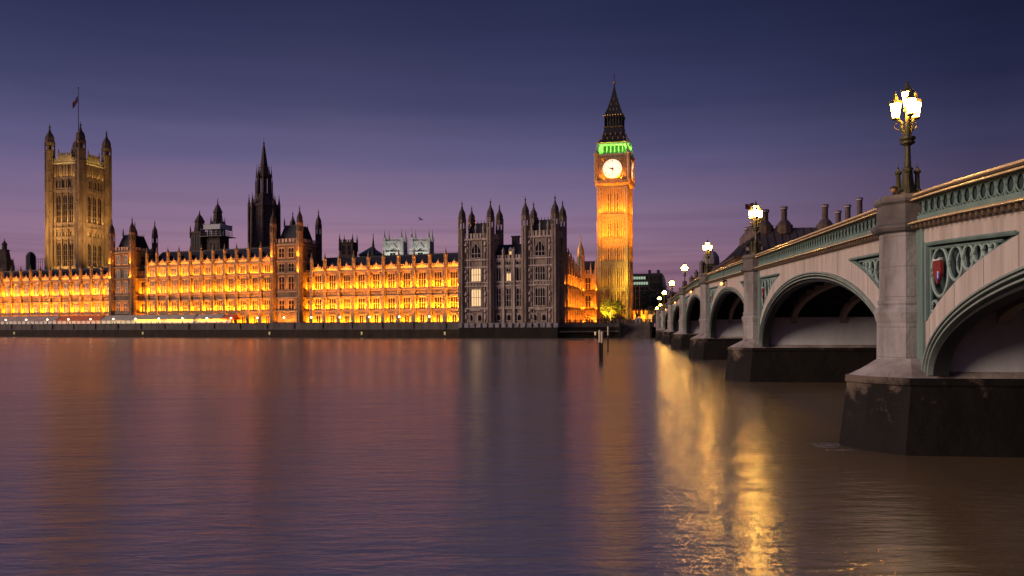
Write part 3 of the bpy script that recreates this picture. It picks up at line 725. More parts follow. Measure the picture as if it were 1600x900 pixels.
        for h, s in enumerate(rom):
            ang = h * math.pi / 6; cx, cz = 2.72*math.sin(ang), zc + 2.72*math.cos(ang)
            wds = {'I': .17, 'V': .34, 'X': .34}; tot = sum(wds[q] for q in s); x = -tot / 2
            for q in s:
                ww = wds[q]
                if q == 'I': stroke(cx, cz, ang, x + ww/2, -.36, x + ww/2, .36)
                if q == 'V': stroke(cx, cz, ang, x + .04, .36, x + ww/2, -.36); stroke(cx, cz, ang, x + ww - .04, .36, x + ww/2, -.36)
                if q == 'X': stroke(cx, cz, ang, x + .04, .36, x + ww - .04, -.36); stroke(cx, cz, ang, x + ww - .04, .36, x + .04, -.36)
                x += ww
        for k in range(60):
            ang = k * math.pi / 30; stroke(3.3*math.sin(ang), zc + 3.3*math.cos(ang), ang, 0, -.12, 0, .12, .05)
        for rr_ in (2.25, 3.12): nm.tube([(rr_*math.cos(a*math.pi/24), yq, zc + rr_*math.sin(a*math.pi/24)) for a in range(48)], .03, 4, True)
        nm.build('numerals', M['iron'], d)
        hd = MB()
        for ang, l, w0 in ((R(285), 2.1, .36), (R(180), 3.1, .20)):
            def tf(x, z): return (x*math.cos(ang) + z*math.sin(ang), zc - x*math.sin(ang) + z*math.cos(ang))
            hd.xz([tf(-w0*.6, -.7), tf(w0*.6, -.7), tf(w0*.5, l*.6), tf(0, l), tf(-w0*.5, l*.6)], yq - .12, yq - .05)
        hd.ngon(0, yq - .1, [(zc - .3, .3), (zc + .3, .3)], 8); hd.build('clock_hands', M['iron'], d)
    # belfry arcade, lit green
    HB = 5.5
    core = MB(); core.box(-HB + 1.5, HB - 1.5, -HB + 1.5, HB - 1.5, Z(66.8), Z(71)); core.build('belfry_core', mat('shaded_belfry_core', (.04,.04,.035), .8), root)  # dark core colour stands in for shade in the belfry openings
    ar = MB(); ar.box(-HB - .3, HB + .3, -HB - .3, HB + .3, Z(70.5), Z(71.2)); ar.box(-HB, HB, -HB, HB, Z(66.6), Z(67.2))
    for rz, _ in [(0, 0), (R(90), 1), (R(-90), 2), (R(180), 3)]:
        c, sn = math.cos(rz), math.sin(rz)
        for k in range(8):
            x = -HB + .4 + (2*HB - .8) * k / 7; y = -HB + .15
            ar.ngon(x*c - y*sn, x*sn + y*c, [(Z(67), .2), (Z(70.6), .2)], 6)
            if k < 7:
                xm = x + (2*HB - .8) / 14; 
                for q in (-1, 1):
                    xa, xb_ = xm + q*.75, xm + q*.2
                    ar.add([(xx*c - yy*sn, xx*sn + yy*c, zz) for yy in (-HB, -HB + .3) for xx, zz in ((xa, Z(70.6)), (xa, Z(69.6)), (xb_, Z(70.4)), (xb_, Z(70.6)))], [(0,1,2,3),(7,6,5,4),(0,4,5,1),(1,5,6,2),(2,6,7,3),(3,7,4,0)])
    ar.build('belfry_arcade', M['pale_abbey'], root)
    GREEN = (.20, 1, .06)
    for rz, pw in ((0, 1), (R(90), 1), (R(-90), .6)):
        c, sn = math.cos(rz), math.sin(rz); y = -HB + .9
        area(root, (-y*sn, y*c, Z(67.3)), 10 if rz == 0 else .6, .6 if rz == 0 else 10, 900 * pw, GREEN, (R(180), 0, 0), 'green_light')
        y = -HB - .6
        area(root, (-y*sn, y*c, Z(67.35)), 9 if rz == 0 else .3, .3 if rz == 0 else 9, 900 * pw, GREEN, (R(180), 0, 0), 'green_light')
    rf = MB(); rf.sq(0, 0, [(Z(71.2), HB - .1), (Z(71.6), HB - .2), (Z(73.5), HB - 1.4), (Z(76.8), 3.4), (Z(77.2), 3.5), (Z(77.6), 3.5)]); ro = rf.build('lower_roof', M['iron'], root)
    g1 = MB()
    for rz, _ in faces:
        c, sn = math.cos(rz), math.sin(rz)
        for row, (z, n, ext, y) in enumerate(((72.6, 5, 4.0, -5.25), (74.4, 4, 2.8, -4.35))):
            for k in range(n):
                x = -ext + 2*ext*k/(n-1)
                g1.ngon(x*c - y*sn, x*sn + y*c, [(Z(z), .22), (Z(z + .5), .22), (Z(z + 1.0), .02)], 4)
        g1.tube([((-6.1)*c + 6.05*sn, (-6.1)*sn - 6.05*c, Z(71.3)), (6.1*c + 6.05*sn, 6.1*sn - 6.05*c, Z(71.3))], .14, 5)
        g1.tube([((-3.5)*c + 3.5*sn, (-3.5)*sn - 3.5*c, Z(77.6)), (3.5*c + 3.5*sn, 3.5*sn - 3.5*c, Z(77.6))], .13, 5)
    g1.build('gilded_dormer', M['gilt'], ro)
    ln = MB(); ln.sq(0, 0, [(Z(77.6), 2.1), (Z(81.6), 2.1)])
    for rz, _ in [(0, 0), (R(90), 1), (R(-90), 2), (R(180), 3)]:
        c, sn = math.cos(rz), math.sin(rz)
        for k in range(7):
            x = -3.2 + 6.4*k/6; y = -3.2; ln.ngon(x*c - y*sn, x*sn + y*c, [(Z(77.6), .17), (Z(81.4), .17)], 6)
    ln.sq(0, 0, [(Z(81.2), 3.4), (Z(81.5), 3.5), (Z(82.5), 3.5), (Z(82.6), 3.2)])
    l_ = ln.build('lantern', M['iron'], root)
    g2 = MB()
    for rz, _ in faces:
        c, sn = math.cos(rz), math.sin(rz)
        for k in range(7): x = -2.9 + 5.8*k/6; g2.ball((x*c + 3.52*sn, x*sn - 3.52*c, Z(82)), .3, 6)
    g2.build('gilded_band', M['gilt'], l_)
    sp = MB(); sp.sq(0, 0, [(Z(82.5), 3.3), (Z(84.5), 2.45), (Z(87), 1.65), (Z(90), .85), (Z(93), .3), (Z(94.5), .18)]); sp.ball((0, 0, Z(94.9)), .5, 8); sp.ngon(0, 0, [(Z(95), .12), (Z(99.5), .04)], 5); sp.tube([(-.5, 0, Z(97.3)), (.5, 0, Z(97.3))], .08, 5)
    s_ = sp.build('spire', M['iron'], root)
    g3 = MB()
    for rz, _ in faces:
        c, sn = math.cos(rz), math.sin(rz)
        for z, n, rr_ in ((84.3, 3, 2.5), (86.4, 2, 1.85), (88.5, 1, 1.25)):
            for k in range(n):
                x = 0 if n == 1 else -rr_*.5 + rr_*k/(n-1); y = -rr_ - .05; g3.ngon(x*c - y*sn, x*sn + y*c, [(Z(z - .3), .16), (Z(z + .2), .16), (Z(z + .5), .02)], 4)
    g3.ball((0, 0, Z(94.9)), .54, 8); g3.build('gilded_spire_light', M['gilt'], s_)
    for rz, pw in ((0, 1), (R(90), 1.1), (R(-90), .8)):
        c, sn = math.cos(rz), math.sin(rz)
        for z, p, off in ((5.0, 60, 2.2), (17.9, 34, .95), (27.3, 70, .95), (35.7, 150, .95), (44.9, 330, 1.0), (57.7, 220, 1.6)):
            y = -H - off
            o = area(root, (-y*sn, y*c, Z(z)), 9.6, .3, p * pw, SODIUM, spread=R(75))
            o.rotation_euler = (Matrix.Rotation(rz, 3, 'Z') @ Matrix.Rotation(R(168), 3, 'X')).to_euler()
        y = -H - 20                                        # projector on the roofs in front of each face
        o = area(root, (-y*sn, y*c, Z(24)), 1.5, 1.5, 1100 * pw, SODIUM, spread=R(50))
        d = Vector((0, 0, Z(48))) - Vector(o.location); o.rotation_euler = d.to_track_quat('-Z', 'Y').to_euler()
clock_tower()

# ================================================================== FLAG TOWER
VY = 414.0; VX = X_(124.0, VY)
def flag_tower():
    g = 4.6; root = thing('flag_tower', 'huge square stone tower with four corner turrets and a flagpole, far left', 'tower', (VX, VY, g), R(-12.7))
    Z = lambda z: z - g; H = 10.0; root.scale = (.915, .915, 1)
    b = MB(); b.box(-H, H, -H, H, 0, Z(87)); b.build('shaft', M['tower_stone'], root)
    for z, h in ((30, 1), (34, .7), (48.5, 1.2), (53.5, .8), (56, .8), (72.2, 1.2), (73.8, .6), (79, .9), (86, 1.2)):
        s = MB(); s.box(-H - .6, H + .6, -H - .6, H + .6, Z(z), Z(z + h)); s.build('string_course', M['tower_stone'], root)
    fs = [(0, 0), (R(90), 1)]
    for rz, fi in fs:
        c, sn = math.cos(rz), math.sin(rz)
        def W(x, z, wd, h, l=2, t=3, pointed=True, pm=None):
            y = -H - .02; window(root, x*c - y*sn, x*sn + y*c, Z(z), wd, h, l, t, pointed, M['tower_stone'], pm, rz)
        for x in (-4.1, 0, 4.1): W(x, 35.2, 2.6, 11.5, 2, 4); W(x, 57, 2.7, 14.0, 2, 4)
        for k in range(6): W(-5.5 + 2.2*k, 50, .9, 2.4, 1, 1, False); W(-5.5 + 2.2*k, 74.6, 1.0, 3.8, 1, 1, False)
        tr = MB()
        for x in (-6.6, -5.9, -2.05, 2.05, 5.9, 6.6): tr.box(x - .25, x + .25, -H - .7, -H + .1, Z(30), Z(86))
        for k in range(14):
            x = -6.5 + k; 
            for z in (47.6, 54.8, 71.2, 80.5): tr.ngon(x, -H - .1, [(Z(z - .5), .05), (Z(z), .42), (Z(z + .5), .05)], 4)
        for k in range(9): tr.box(-6.4 + 1.6*k - .12, -6.4 + 1.6*k + .12, -H - .3, -H, Z(80), Z(86))
        tr.build('blind_tracery', M['tower_stone'], root, rz=rz)
        pp = MB(); pp.box(-7.6, 7.6, -H - .1, -H + .3, Z(87), Z(88.4))
        battlement(pp, -7.4, 7.4, -H - .1, -H + .3, Z(88.4), 1.3, 1.0, .7)
        pp.box(-4.2, 4.2, -H - .15, -H + .35, Z(88.4), Z(91.0)); battlement(pp, -4.2, 4.2, -H - .15, -H + .35, Z(91.0), 1.0, .8, .6)
        for x in (-4.2, 4.2): pp.ngon(x, -H, [(Z(88), .4), (Z(92.5), .4), (Z(94.5), .03)], 6)
        pp.build('parapet', M['tower_stone'], root, rz=rz)
        for z, pw, off in ((30, 2400, 2.6), (49.8, 420, 1.4), (56.9, 700, 1.4), (79.9, 300, 1.2)):
            y = -H - off; o = area(root, (-y*sn, y*c, Z(z)), 13, .4, pw * (1 if fi == 0 else .8), (1, .55, .14)); o.rotation_euler = (Matrix.Rotation(rz, 3, 'Z') @ Matrix.Rotation(R(166), 3, 'X')).to_euler()
        y = -H - 1.6; o = area(root, (-y*sn, y*c, Z(86)), 13, .4, 420, (1, .72, .2)); o.rotation_euler = (Matrix.Rotation(rz, 3, 'Z') @ Matrix.Rotation(R(168), 3, 'X')).to_euler()
    for ax, ay in ((-16, -46), (46, -18)):             # projectors on the palace roofs
        o = area(root, (ax, ay, Z(32)), 3, 3, 7500, (1, .52, .17), spread=R(70)); o.rotation_euler = (Vector((0, 0, Z(66))) - Vector((ax, ay, Z(32)))).to_track_quat('-Z', 'Y').to_euler()
    ln = MB()
    ln.ngon(0, 0, [(Z(87), 4.6), (Z(93), 3.2), (Z(93.2), 2.0), (Z(97), .5)], 8); ln.build('roof', M['iron'], root)
    for sx in (-1, 1):
        for sy in (-1, 1):
            turret(root, sx*H, sy*H, 0, Z(97.5), Z(107.5), 2.45, M['tower_stone'] , open_from=Z(93.5), mtop=M['dark_stone'])
    p = MB(); p.tube([(0, 0, Z(90)), (0, 0, Z(127.5))], .28, 8, r2=.14); p.ball((0, 0, Z(127.7)), .4, 8); p.build('flagpole', M['iron'], root)
    union_flag('union flag on the tall square tower', (VX - .2, VY - .2, 123.5), 3.9, 3.3, R(205), 1.1)
FLAGM = {}
def union_flag(label, loc, L, Hh, rz, droop):
    """cloth waving from its hoist at loc (top corner); crosses are pieces of the cloth with their own material slot"""
    if not FLAGM:
        FLAGM['b'] = mat('flag_blue', (.03,.04,.16), .8); FLAGM['w'] = mat('flag_white', (.30,.29,.28), .8); FLAGM['r'] = mat('flag_red', (.20,.015,.02), .8)
    nx, nz_ = 30, 18; vs, fs, ms = [], [], []
    for i in range(nx + 1):
        for j in range(nz_ + 1):
            u, v = i / nx, j / nz_
            vs.append((u*L*(1 - .35*droop), .35*math.sin(u*7 + v)*u, -v*Hh - droop*u*Hh*1.1 + .1*math.sin(u*9)))
    for i in range(nx):
        for j in range(nz_):
            a = i*(nz_+1) + j; fs.append((a, a+1, a+nz_+2, a+nz_+1))
            u, v = (i + .5)/nx - .5, (j + .5)/nz_ - .5
            k = 0; d1 = min(abs(u - v), abs(u + v))
            if d1 < .085: k = 1
            if d1 < .035: k = 2
            if abs(u) < .10 or abs(v) < .17: k = 1
            if abs(u) < .06 or abs(v) < .1: k = 2
            ms.append(k)
    me = bpy.data.meshes.new('flag'); me.from_pydata(vs, [], fs)
    for q in ('b', 'w', 'r'): me.materials.append(FLAGM[q])
    for p, k in zip(me.polygons, ms): p.material_index = k; p.use_smooth = True
    o = bpy.data.objects.new('flag', me); COL.objects.link(o); o.location = loc; o.rotation_euler = (0, 0, rz)
    sl = o.modifiers.new('cloth', 'SOLIDIFY'); sl.thickness = .03
    tag(o, label, 'flag')
flag_tower()

# ================================================================== SPIRES AND TOWERS BEHIND THE ROOFS
def central_spire():
    Y = 396.0; root = thing('spire_tower', 'dark octagonal lantern tower with the tallest slender spire, behind the middle roofs', 'spire tower', (X_(413.5, Y), Y, 4.6), R(-10)); root.scale = (.88, .88, 1); Z = lambda z: z - 4.6
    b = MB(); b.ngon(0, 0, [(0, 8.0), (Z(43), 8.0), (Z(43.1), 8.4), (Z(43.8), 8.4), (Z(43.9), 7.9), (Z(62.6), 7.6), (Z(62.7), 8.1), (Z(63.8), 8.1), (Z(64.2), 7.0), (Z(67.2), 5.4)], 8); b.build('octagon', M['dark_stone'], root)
    for k in range(8):
        a = k*math.pi/4; ap = 7.75 * math.cos(math.pi/8)
        if math.cos(a + math.pi/2 - R(10)) * 0 + (-math.sin(a - R(10))) < -.2: continue
        for q in (-1.15, 1.15):
            x, y = ap*math.cos(a + math.pi) - q*math.sin(a + math.pi), ap*math.sin(a + math.pi) + q*math.cos(a + math.pi)
            window(root, x*1.0, y*1.0, Z(46), 1.3, 14.5, 2, 4, True, M['dark_stone'], rz=a + math.pi/2 + math.pi)
    for k in range(8):
        a = math.pi/8 + k*math.pi/4; x, y = 8.1*math.cos(a), 8.1*math.sin(a)
        t = MB(); t.ngon(x, y, [(0, .95), (Z(64.2), .8)], 6); spire_top(t, x, y, Z(64.2), Z(69.5), .62); t.build('buttress', M['dark_stone'], root)
    l = MB(); l.ngon(0, 0, [(Z(67.2), 1.6), (Z(80), 1.6)], 8); l.ngon(0, 0, [(Z(67), 4.6), (Z(69.3), 4.4)], 8); l.ngon(0, 0, [(Z(77.5), 3.7), (Z(78.6), 3.9), (Z(79.2), 3.6), (Z(80.4), 2.7)], 8)
    for k in range(8):
        a = math.pi/8 + k*math.pi/4; x, y = 3.6*math.cos(a), 3.6*math.sin(a); l.ngon(x, y, [(Z(67.5), .55), (Z(79), .5)], 6); spire_top(l, x*1.12, y*1.12, Z(77.5), Z(84), .42)
        x, y = 4.5*math.cos(a), 4.5*math.sin(a); l.ngon(x, y, [(Z(67), .35), (Z(74.5), .3)], 6); spire_top(l, x, y, Z(74.5), Z(78), .3)
    l.build('lantern', M['dark_stone'], root)
    s = MB(); s.ngon(0, 0, [(Z(79.5), 2.7), (Z(82), 2.3), (Z(82.1), 2.5), (Z(82.6), 2.5), (Z(82.7), 2.15), (Z(92), .75), (Z(94.3), .3), (Z(94.4), .5), (Z(94.9), .5), (Z(95), .12), (Z(97.6), .06)], 8); s.build('spire', M['dark_stone'], root)
central_spire()
def vent_towers():
    Y = 382.0
    root = thing('vent_turret', 'black ventilation turret with a pointed cap, left of the scaffolded one', 'turret', (X_(312.5, Y), Y, 4.6), R(-15)); Z = lambda z: z - 4.6
    b = MB(); b.box(-2.9, 2.9, -2.9, 2.9, 0, Z(48.3)); b.box(-3.2, 3.2, -3.2, 3.2, Z(48), Z(49)); 
    b.build('body', M['dark_stone'], root)
    for k in range(4): q = MB(); q.box(-.5, .5, -.1, .1, 0, 5.5); q.build('louvre', M['iron'], root, (-2 + 1.35*k, -2.95, Z(41.8)))
    c = MB(); c.ngon(0, 0, [(Z(49), 2.7), (Z(53.5), 2.1), (Z(53.6), 2.4), (Z(54.2), 2.4), (Z(56.6), 1.1), (Z(57.4), .4), (Z(59.4), .1)], 8); c.build('cap', M['dark_stone'], root)
    for x in (-2.9, 2.9): 
        for y in (-2.9, 2.9): q = MB(); q.ngon(x, y, [(Z(46), .4), (Z(50), .35), (Z(52), .03)], 6); q.build('pinnacle', M['dark_stone'], root)
    root = thing('vent_turret', 'black ventilation turret with a steep spire, wrapped in pale scaffolding', 'turret', (X_(341, Y), Y, 4.6), R(-15))
    b = MB(); b.box(-3.6, 3.6, -3.6, 3.6, 0, Z(46.6)); b.build('body', M['dark_stone'], root)
    for k in range(3): q = MB(); q.box(-.55, .55, -.1, .1, 0, 6); q.build('louvre', M['iron'], root, (-2 + 2*k, -3.65, Z(37.5)))
    c = MB(); c.ngon(0, 0, [(Z(46.6), 3.6), (Z(51.5), 3.4), (Z(53.4), 3.3), (Z(54), 2.4), (Z(58), 1.9), (Z(58.1), 2.2), (Z(58.6), 2.2), (Z(61.5), .9), (Z(62.3), .35), (Z(65.2), .08)], 8)
    for k in range(8):
        a = math.pi/8 + k*math.pi/4; spire_top(c, 3.3*math.cos(a), 3.3*math.sin(a), Z(52), Z(56.5), .35)
    c.build('cap', M['dark_stone'], root)
    sc = thing('scaffolding', 'pale scaffold platform around the upper turret left of the thin spire', 'scaffolding', (X_(341, Y), Y - 0, 46.8), R(-15))
    f = MB(); S = 4.6
    for x in (-S, -S/2, 0, S/2, S):
        for y in (-S, S): f.tube([(x, y, 0), (x, y, 5.6)], .1, 5); f.tube([(y, x, 0), (y, x, 5.6)], .1, 5)
    for z in (1, 2, 3.1, 4.2, 5.4):
        for y in (-S, S): f.tube([(-S-.5, y, z), (S+.5, y, z)], .09, 5); f.tube([(y, -S-.5, z), (y, S+.5, z)], .09, 5)
    f.build('frame', mat('scaffold_steel', (.42,.43,.45), .45, metal=.5), sc)
    pl = MB(); pl.box(-S-1.2, S+1.6, -S-1.1, S+1.1, -.35, -.05); pl.box(-S-.6, S+.6, -S-.9, -S, 2.9, 3.05); pl.build('platform', mat('scaffold_boards', (.22,.22,.22), .8), sc)
    sh = MB(); sh.box(-S+.1, S-.1, -S-.16, -S-.12, 3.1, 5.3); sh.box(S + .12, S + .16, -S+.1, S-.1, 3.1, 5.3); sh.build('sheeting', mat('white_sheeting', (.55,.57,.6), .7), sc)
vent_towers()
def church_tower():
    Y = 430.0; root = thing('church_tower', 'small black square church tower with four pinnacles behind the right amber range', 'church tower', (X_(545, Y), Y, 4.6), R(-8)); Z = lambda z: z - 4.6
    b = MB(); b.box(-3.7, 3.7, -3.7, 3.7, 0, Z(48.6)); b.box(-4, 4, -4, 4, Z(40.5), Z(41)); b.box(-4, 4, -4, 4, Z(47.9), Z(48.6)); b.build('shaft', M['dark_stone'], root)
    for x in (-1.6, 1.6): window(root, x, -3.7, Z(42), 1.5, 5, 2, 2, True, M['dark_stone'])
    p = MB(); battlement(p, -3.2, 3.2, -4, -3.7, Z(48.6), 1.1, .8, .6); p.build('parapet', M['dark_stone'], root)
    for x in (-3.6, 3.6):
        for y in (-3.6, 3.6): q = MB(); q.ngon(x, y, [(Z(44), .6), (Z(50), .5)], 6); spire_top(q, x, y, Z(50), Z(53.4), .42); q.build('pinnacle', M['dark_stone'], root)
church_tower()
def abbey_tower(px, top, label):
    Y = 520.0; root = thing('abbey_tower', label, 'abbey tower', (X_(px, Y), Y, 4.6), R(-6)); Z = lambda z: z - 4.6; H = 5.6
    b = MB(); b.box(-H, H, -H, H, 0, Z(58.6)); b.build('shaft', M['pale_abbey'], root)
    s = MB()
    for z in (44, 50.5, 57.4): s.box(-H - .5, H + .5, -H - .5, H + .5, Z(z), Z(z + .7))
    s.build('string_course', M['pale_abbey'], root)
    for x in (-H, H):
        for y in (-H, H):
            t = MB(); t.sq(x, y, [(0, 1.25), (Z(51), 1.15), (Z(51.1), 1.0), (Z(59.5), .9), (Z(59.6), 1.1), (Z(60.2), 1.1)]); spire_top(t, x, y, Z(60.2), Z(top), .75); t.build('corner_pinnacle', M['pale_abbey'], root)
    window(root, 0, -H, Z(44.8), 3.4, 8.8, 2, 2, True, M['pale_abbey']); window(root, H, 0, Z(45.5), 2.8, 8.5, 2, 2, True, M['pale_abbey'], rz=R(90))
    cr_ = MB(); cr_.xz([(-2.6, Z(53.5)), (2.6, Z(53.5)), (0, Z(57.5))], -H - .35, -H); cr_.build('gablet', M['pale_abbey'], root)
    p = MB(); battlement(p, -H + 1, H - 1, -H - .2, -H + .2, Z(58.6), 1.2, .8, .6); p.build('parapet', M['pale_abbey'], root)
    for x, k in ((0, 1),): area(root, (0, -H - 5, Z(41)), 9, .6, 1300, (.97, 1, .88), (R(160), 0, 0))
abbey_tower(618, 66.5, 'pale green-white abbey tower, nearer the dark pyramid roof')
abbey_tower(660, 67.4, 'pale green-white abbey tower just under the flying bird')
def chapter_roof():
    Y = 440.0; root = thing('pyramid_roof_house', 'low building with a dark green pyramid roof, left of the pale abbey towers', 'building', (X_(581, Y), Y, 4.6), 0); Z = lambda z: z - 4.6
    b = MB(); b.ngon(0, 0, [(0, 6.6), (Z(42.3), 6.6)], 8); b.build('wall', M['dark_stone'], root)
    r = MB(); r.ngon(0, 0, [(Z(42.3), 7.4), (Z(42.8), 7.4), (Z(47.3), .2)], 8); r.build('roof', M['lead'], root)
    r2 = thing('ridge_spirelet', 'needle thin black spirelet in front of the dark green pyramid roof', 'spirelet', (X_(583.7, 400), 400, 4.6), 0)
    b = MB(); b.ngon(0, 0, [(0, 1.1), (37.5, 1.0), (37.6, 1.3), (38, 1.3), (38.2, .8)], 8); b.build('shaft', M['dark_stone'], r2); s = MB(); spire_top(s, 0, 0, 38.2, 46.2 - .2, .7); s.build('spire', M['dark_stone'], r2)
chapter_roof()
def left_far():
    Y = 400.0
    root = thing('lantern_tower', 'black tower with a small lantern cap at the far left edge', 'tower', (X_(7.5, Y), Y, 4.6), 0); Z = lambda z: z - 4.6
    b = MB(); b.sq(0, 0, [(0, 2.6), (Z(38), 2.5), (Z(38.1), 2.0), (Z(42.3), 1.5), (Z(42.4), 1.8), (Z(42.8), 1.8)]); b.build('shaft', M['dark_stone'], root)
    c = MB(); c.ngon(0, 0, [(Z(42.8), 1.2), (Z(45), 1.1), (Z(45.1), 1.35), (Z(45.5), 1.3), (Z(46.6), .7), (Z(47), .3), (Z(48.4), .06)], 8); c.build('lantern', M['dark_stone'], root)
    root = thing('needle_spire', 'tiny pink-grey needle spire between the lantern tower and a flat block', 'spire', (X_(21, 430), 430, 4.6), 0)
    b = MB(); b.ngon(0, 0, [(0, .8), (31.5, .8)], 8); b.build('shaft', M['tower_stone'], root); s = MB(); spire_top(s, 0, 0, 31.5, 37, .7); s.build('spire', M['tower_stone'], root)
    root = thing('tower_block', 'dark flat topped far block just left of the big flag tower', 'building', (X_(48.5, 600), 600, 4.6), 0)
    b = MB(); b.ngon(0, 0, [(0, 3.3), (52.8, 3.3)], 8, sx=1.02); b.ngon(0, 0, [(50, 2.8), (54.3, 2.6)], 8); b.build('wall', M['slate'], root)
    l = MB(); l.box(-1, 1, -1, 1, 54.3, 55.4); l.build('plant_room', M['slate'], root)
    root = thing('scaffold_fence', 'thin dark rooftop railing between the flat block and the flag tower', 'railing', (X_(57, 420), 420, 4.6), 0)
    f = MB()
    for k in range(5): f.tube([(k*1.1, 0, 28), (k*1.1, 0, 35.6)], .1, 5)
    for z in (33.6, 35): f.tube([(0, 0, z), (4.4, 0, z)], .09, 5)
    f.build('frame', M['iron'], root)
    b = MB(); b.box(-.4, 4.8, -.5, 6, 0, 28); b.build('wall', M['dark_stone'], root)
left_far()
bm_ = MB()
# a bird gliding: body, tail and two raised wings as one continuous figure
bm_.ngon(0, 0, [(-.34, .01), (-.25, .05), (-.05, .10), (.12, .09), (.22, .06), (.28, .055), (.33, .02)], 8)
body = [(x, z, -y) for x, y, z in [(v[0], v[1], v[2]) for v in bm_.v]]
bm_.v = [(v[2], v[1], v[0]) for v in bm_.v]
for s in (-1, 1):
    bm_.loft([[(.16, s*.04, .03), (-.1, s*.04, .03), (-.1, s*.04, .06), (.16, s*.04, .06)], [(.14, s*.4, .22), (-.1, s*.4, .2), (-.1, s*.4, .22), (.14, s*.4, .24)], [(-.02, s*.85, .16), (-.1, s*.85, .15), (-.1, s*.85, .16), (-.02, s*.85, .17)]])
bm_.loft([[(-.28, -.05, -.01), (-.28, .05, -.01), (-.28, .05, .01), (-.28, -.05, .01)], [(-.5, -.1, 0), (-.5, .1, 0), (-.5, .1, .015), (-.5, -.1, .015)]])
bo = bm_.build('bird', mat('dark_feathers', (.03,.03,.03), .8), None, (X_(658, 150), 150, Z_(343, 150, 658)), R(35)); bo.rotation_euler = (R(25), R(-20), R(35)); bo.scale = (1, 1, 1)
tag(bo, 'dark bird gliding in the dusk sky above the right pale abbey tower', 'bird')

# ================================================================== RIGHT BANK BACKGROUND
def chimney_house():
    cY = 320.0; root = thing('chimney_house', 'brown office building behind the bridge, steep bronze roof with tall vent chimneys', 'office building', (X_(1150, cY), cY, 4.6), R(-8)); Z = lambda z: z - 4.6
    W, D = 78.0, 82.0
    wl = MB(); wl.box(0, W, 0, D, 0, Z(31)); wl.build('wall', mat('brown_sandstone', (.22,.14,.10), .85, (.13,.09,.07), .5, .2), root)
    rm = mat('bronze_roof', (.15,.105,.085), .5, (.09,.066,.056), .6, .2, 3, metal=.2)
    rf = MB()
    def rect(i, z): return [(i, i, z), (W - i, i, z), (W - i, D - i, z), (i, D - i, z)]
    rf.loft([rect(-.8, Z(30.7)), rect(-.8, Z(31.3)), rect(5, Z(35.5)), rect(9.5, Z(40)), rect(12.5, Z(43.6)), rect(13.5, Z(43.6)), rect(18, Z(40))])
    ro = rf.build('roof', rm, root)
    rb = MB()
    for k in range(26):
        x = 1.5 + 3 * k
        for prof in ([( -.6, Z(31.4)), (5, Z(35.55)), (9.5, Z(40.05)), (12.5, Z(43.65))],):
            f = 1 - .25 * (k % 2)
            rb.tube([(min(max(x + (14 - d)*0, d), W - d), d - .05, z) for d, z in prof], .16, 4)
            rb.tube([(d - .05, min(max(x, d), D - d), z) for d, z in prof], .16, 4)
    rb.build('roof_rib', M['iron'], ro)
    for k in range(14):
        q = MB(); q.box(-.9, .9, -.3, .3, 0, 2.2); q.box(-1.1, 1.1, -.5, .5, 2.2, 2.5)
        d = q.build('dormer', rm, root, (5 + 5.2*k, 2.8, Z(33)), 0)
        g = MB(); g.box(-.65, .65, -.36, -.3, .3, 1.9); g.build('pane', mat('sky_window', (.3,.32,.36), .1, spec=1) if k == 0 else bpy.data.materials['sky_window'], d)
    for k in range(14):
        for zz in (26, 21, 16): window(root, 5 + 5.2*k, 0, Z(zz), 2, 3.2, 2, 1, fm=bpy.data.materials['brown_sandstone'])
    for k in range(14):
        q = MB(); q.box(-.5, 0, -.3, .3, Z(22), Z(31)); q.build('pilaster', bpy.data.materials['brown_sandstone'], root, (0, 2 + 5.6*k, 0))
        window(root, 0, 4.8 + 5.6*k, Z(26), 3, 3.6, 2, 1, fm=bpy.data.materials['brown_sandstone'], rz=R(-90))
    def chimney(x, y, zt, r=1.15, lab=None):
        c = MB(); c.ngon(x, y, [(Z(41), 3.6), (Z(44.8), 3.4), (Z(44.9), 2.9), (Z(45.6), 2.5), (Z(46.8), 1.55), (Z(47), r), (Z(zt - 1.2), r), (Z(zt - 1.1), r*1.25), (Z(zt), r*1.25)], 10); o = c.build('chimney', rm, root)
        k = MB(); k.ngon(x, y, [(Z(zt - 1.0), r*1.28), (Z(zt - .55), r*1.28)], 10); k.build('vent_band', mat('pale_vent', (.45,.42,.42), .5) if 'pale_vent' not in bpy.data.materials else bpy.data.materials['pale_vent'], o)
    for px, zt in ((1226, 52.4), (1290, 52.9)):
        # on the front ridge, 13 m back
        p = root_inv(root, px, 13.0); chimney(p, 13.0, zt)
    for px, zt in ((1310.5, 54.5), (1325.5, 57), (1344, 60)):
        p = root_inv(root, px, 45.0); chimney(p, 45.0, zt)
    chimney(13.5, 13.5, 51.4, 1.5)
    for k, (y, zt) in enumerate(((24, 50.7), (35, 50.2), (47, 49.8), (60, 49.6))): chimney(13.3, y, zt)
    p = MB(); p.tube([(13.3, 41, Z(43)), (13.3, 41, Z(58.6))], .14, 6); p.build('flagpole', M['iron'], root)
    w_ = root.matrix_world
    fp = Vector((X_(1150, cY), cY, 0)) + Vector((math.cos(R(-8))*13.3 - math.sin(R(-8))*41, math.sin(R(-8))*13.3 + math.cos(R(-8))*41, 0))
    union_flag('union flag on the brown roof with tall vent chimneys', (fp.x - .15, fp.y - .1, 58.3), 4.3, 2.3, R(188), .28)
def root_inv(root, px, y):
    """local x on a root rotated by -8 degrees where picture column px meets local y"""
    u = (px - 800) / F; c, s = math.cos(R(-8)), math.sin(R(-8)); ox, oy = root.location.x, root.location.y
    return (u*(oy + c*y) - ox + s*y) / (c - u*s)
chimney_house()
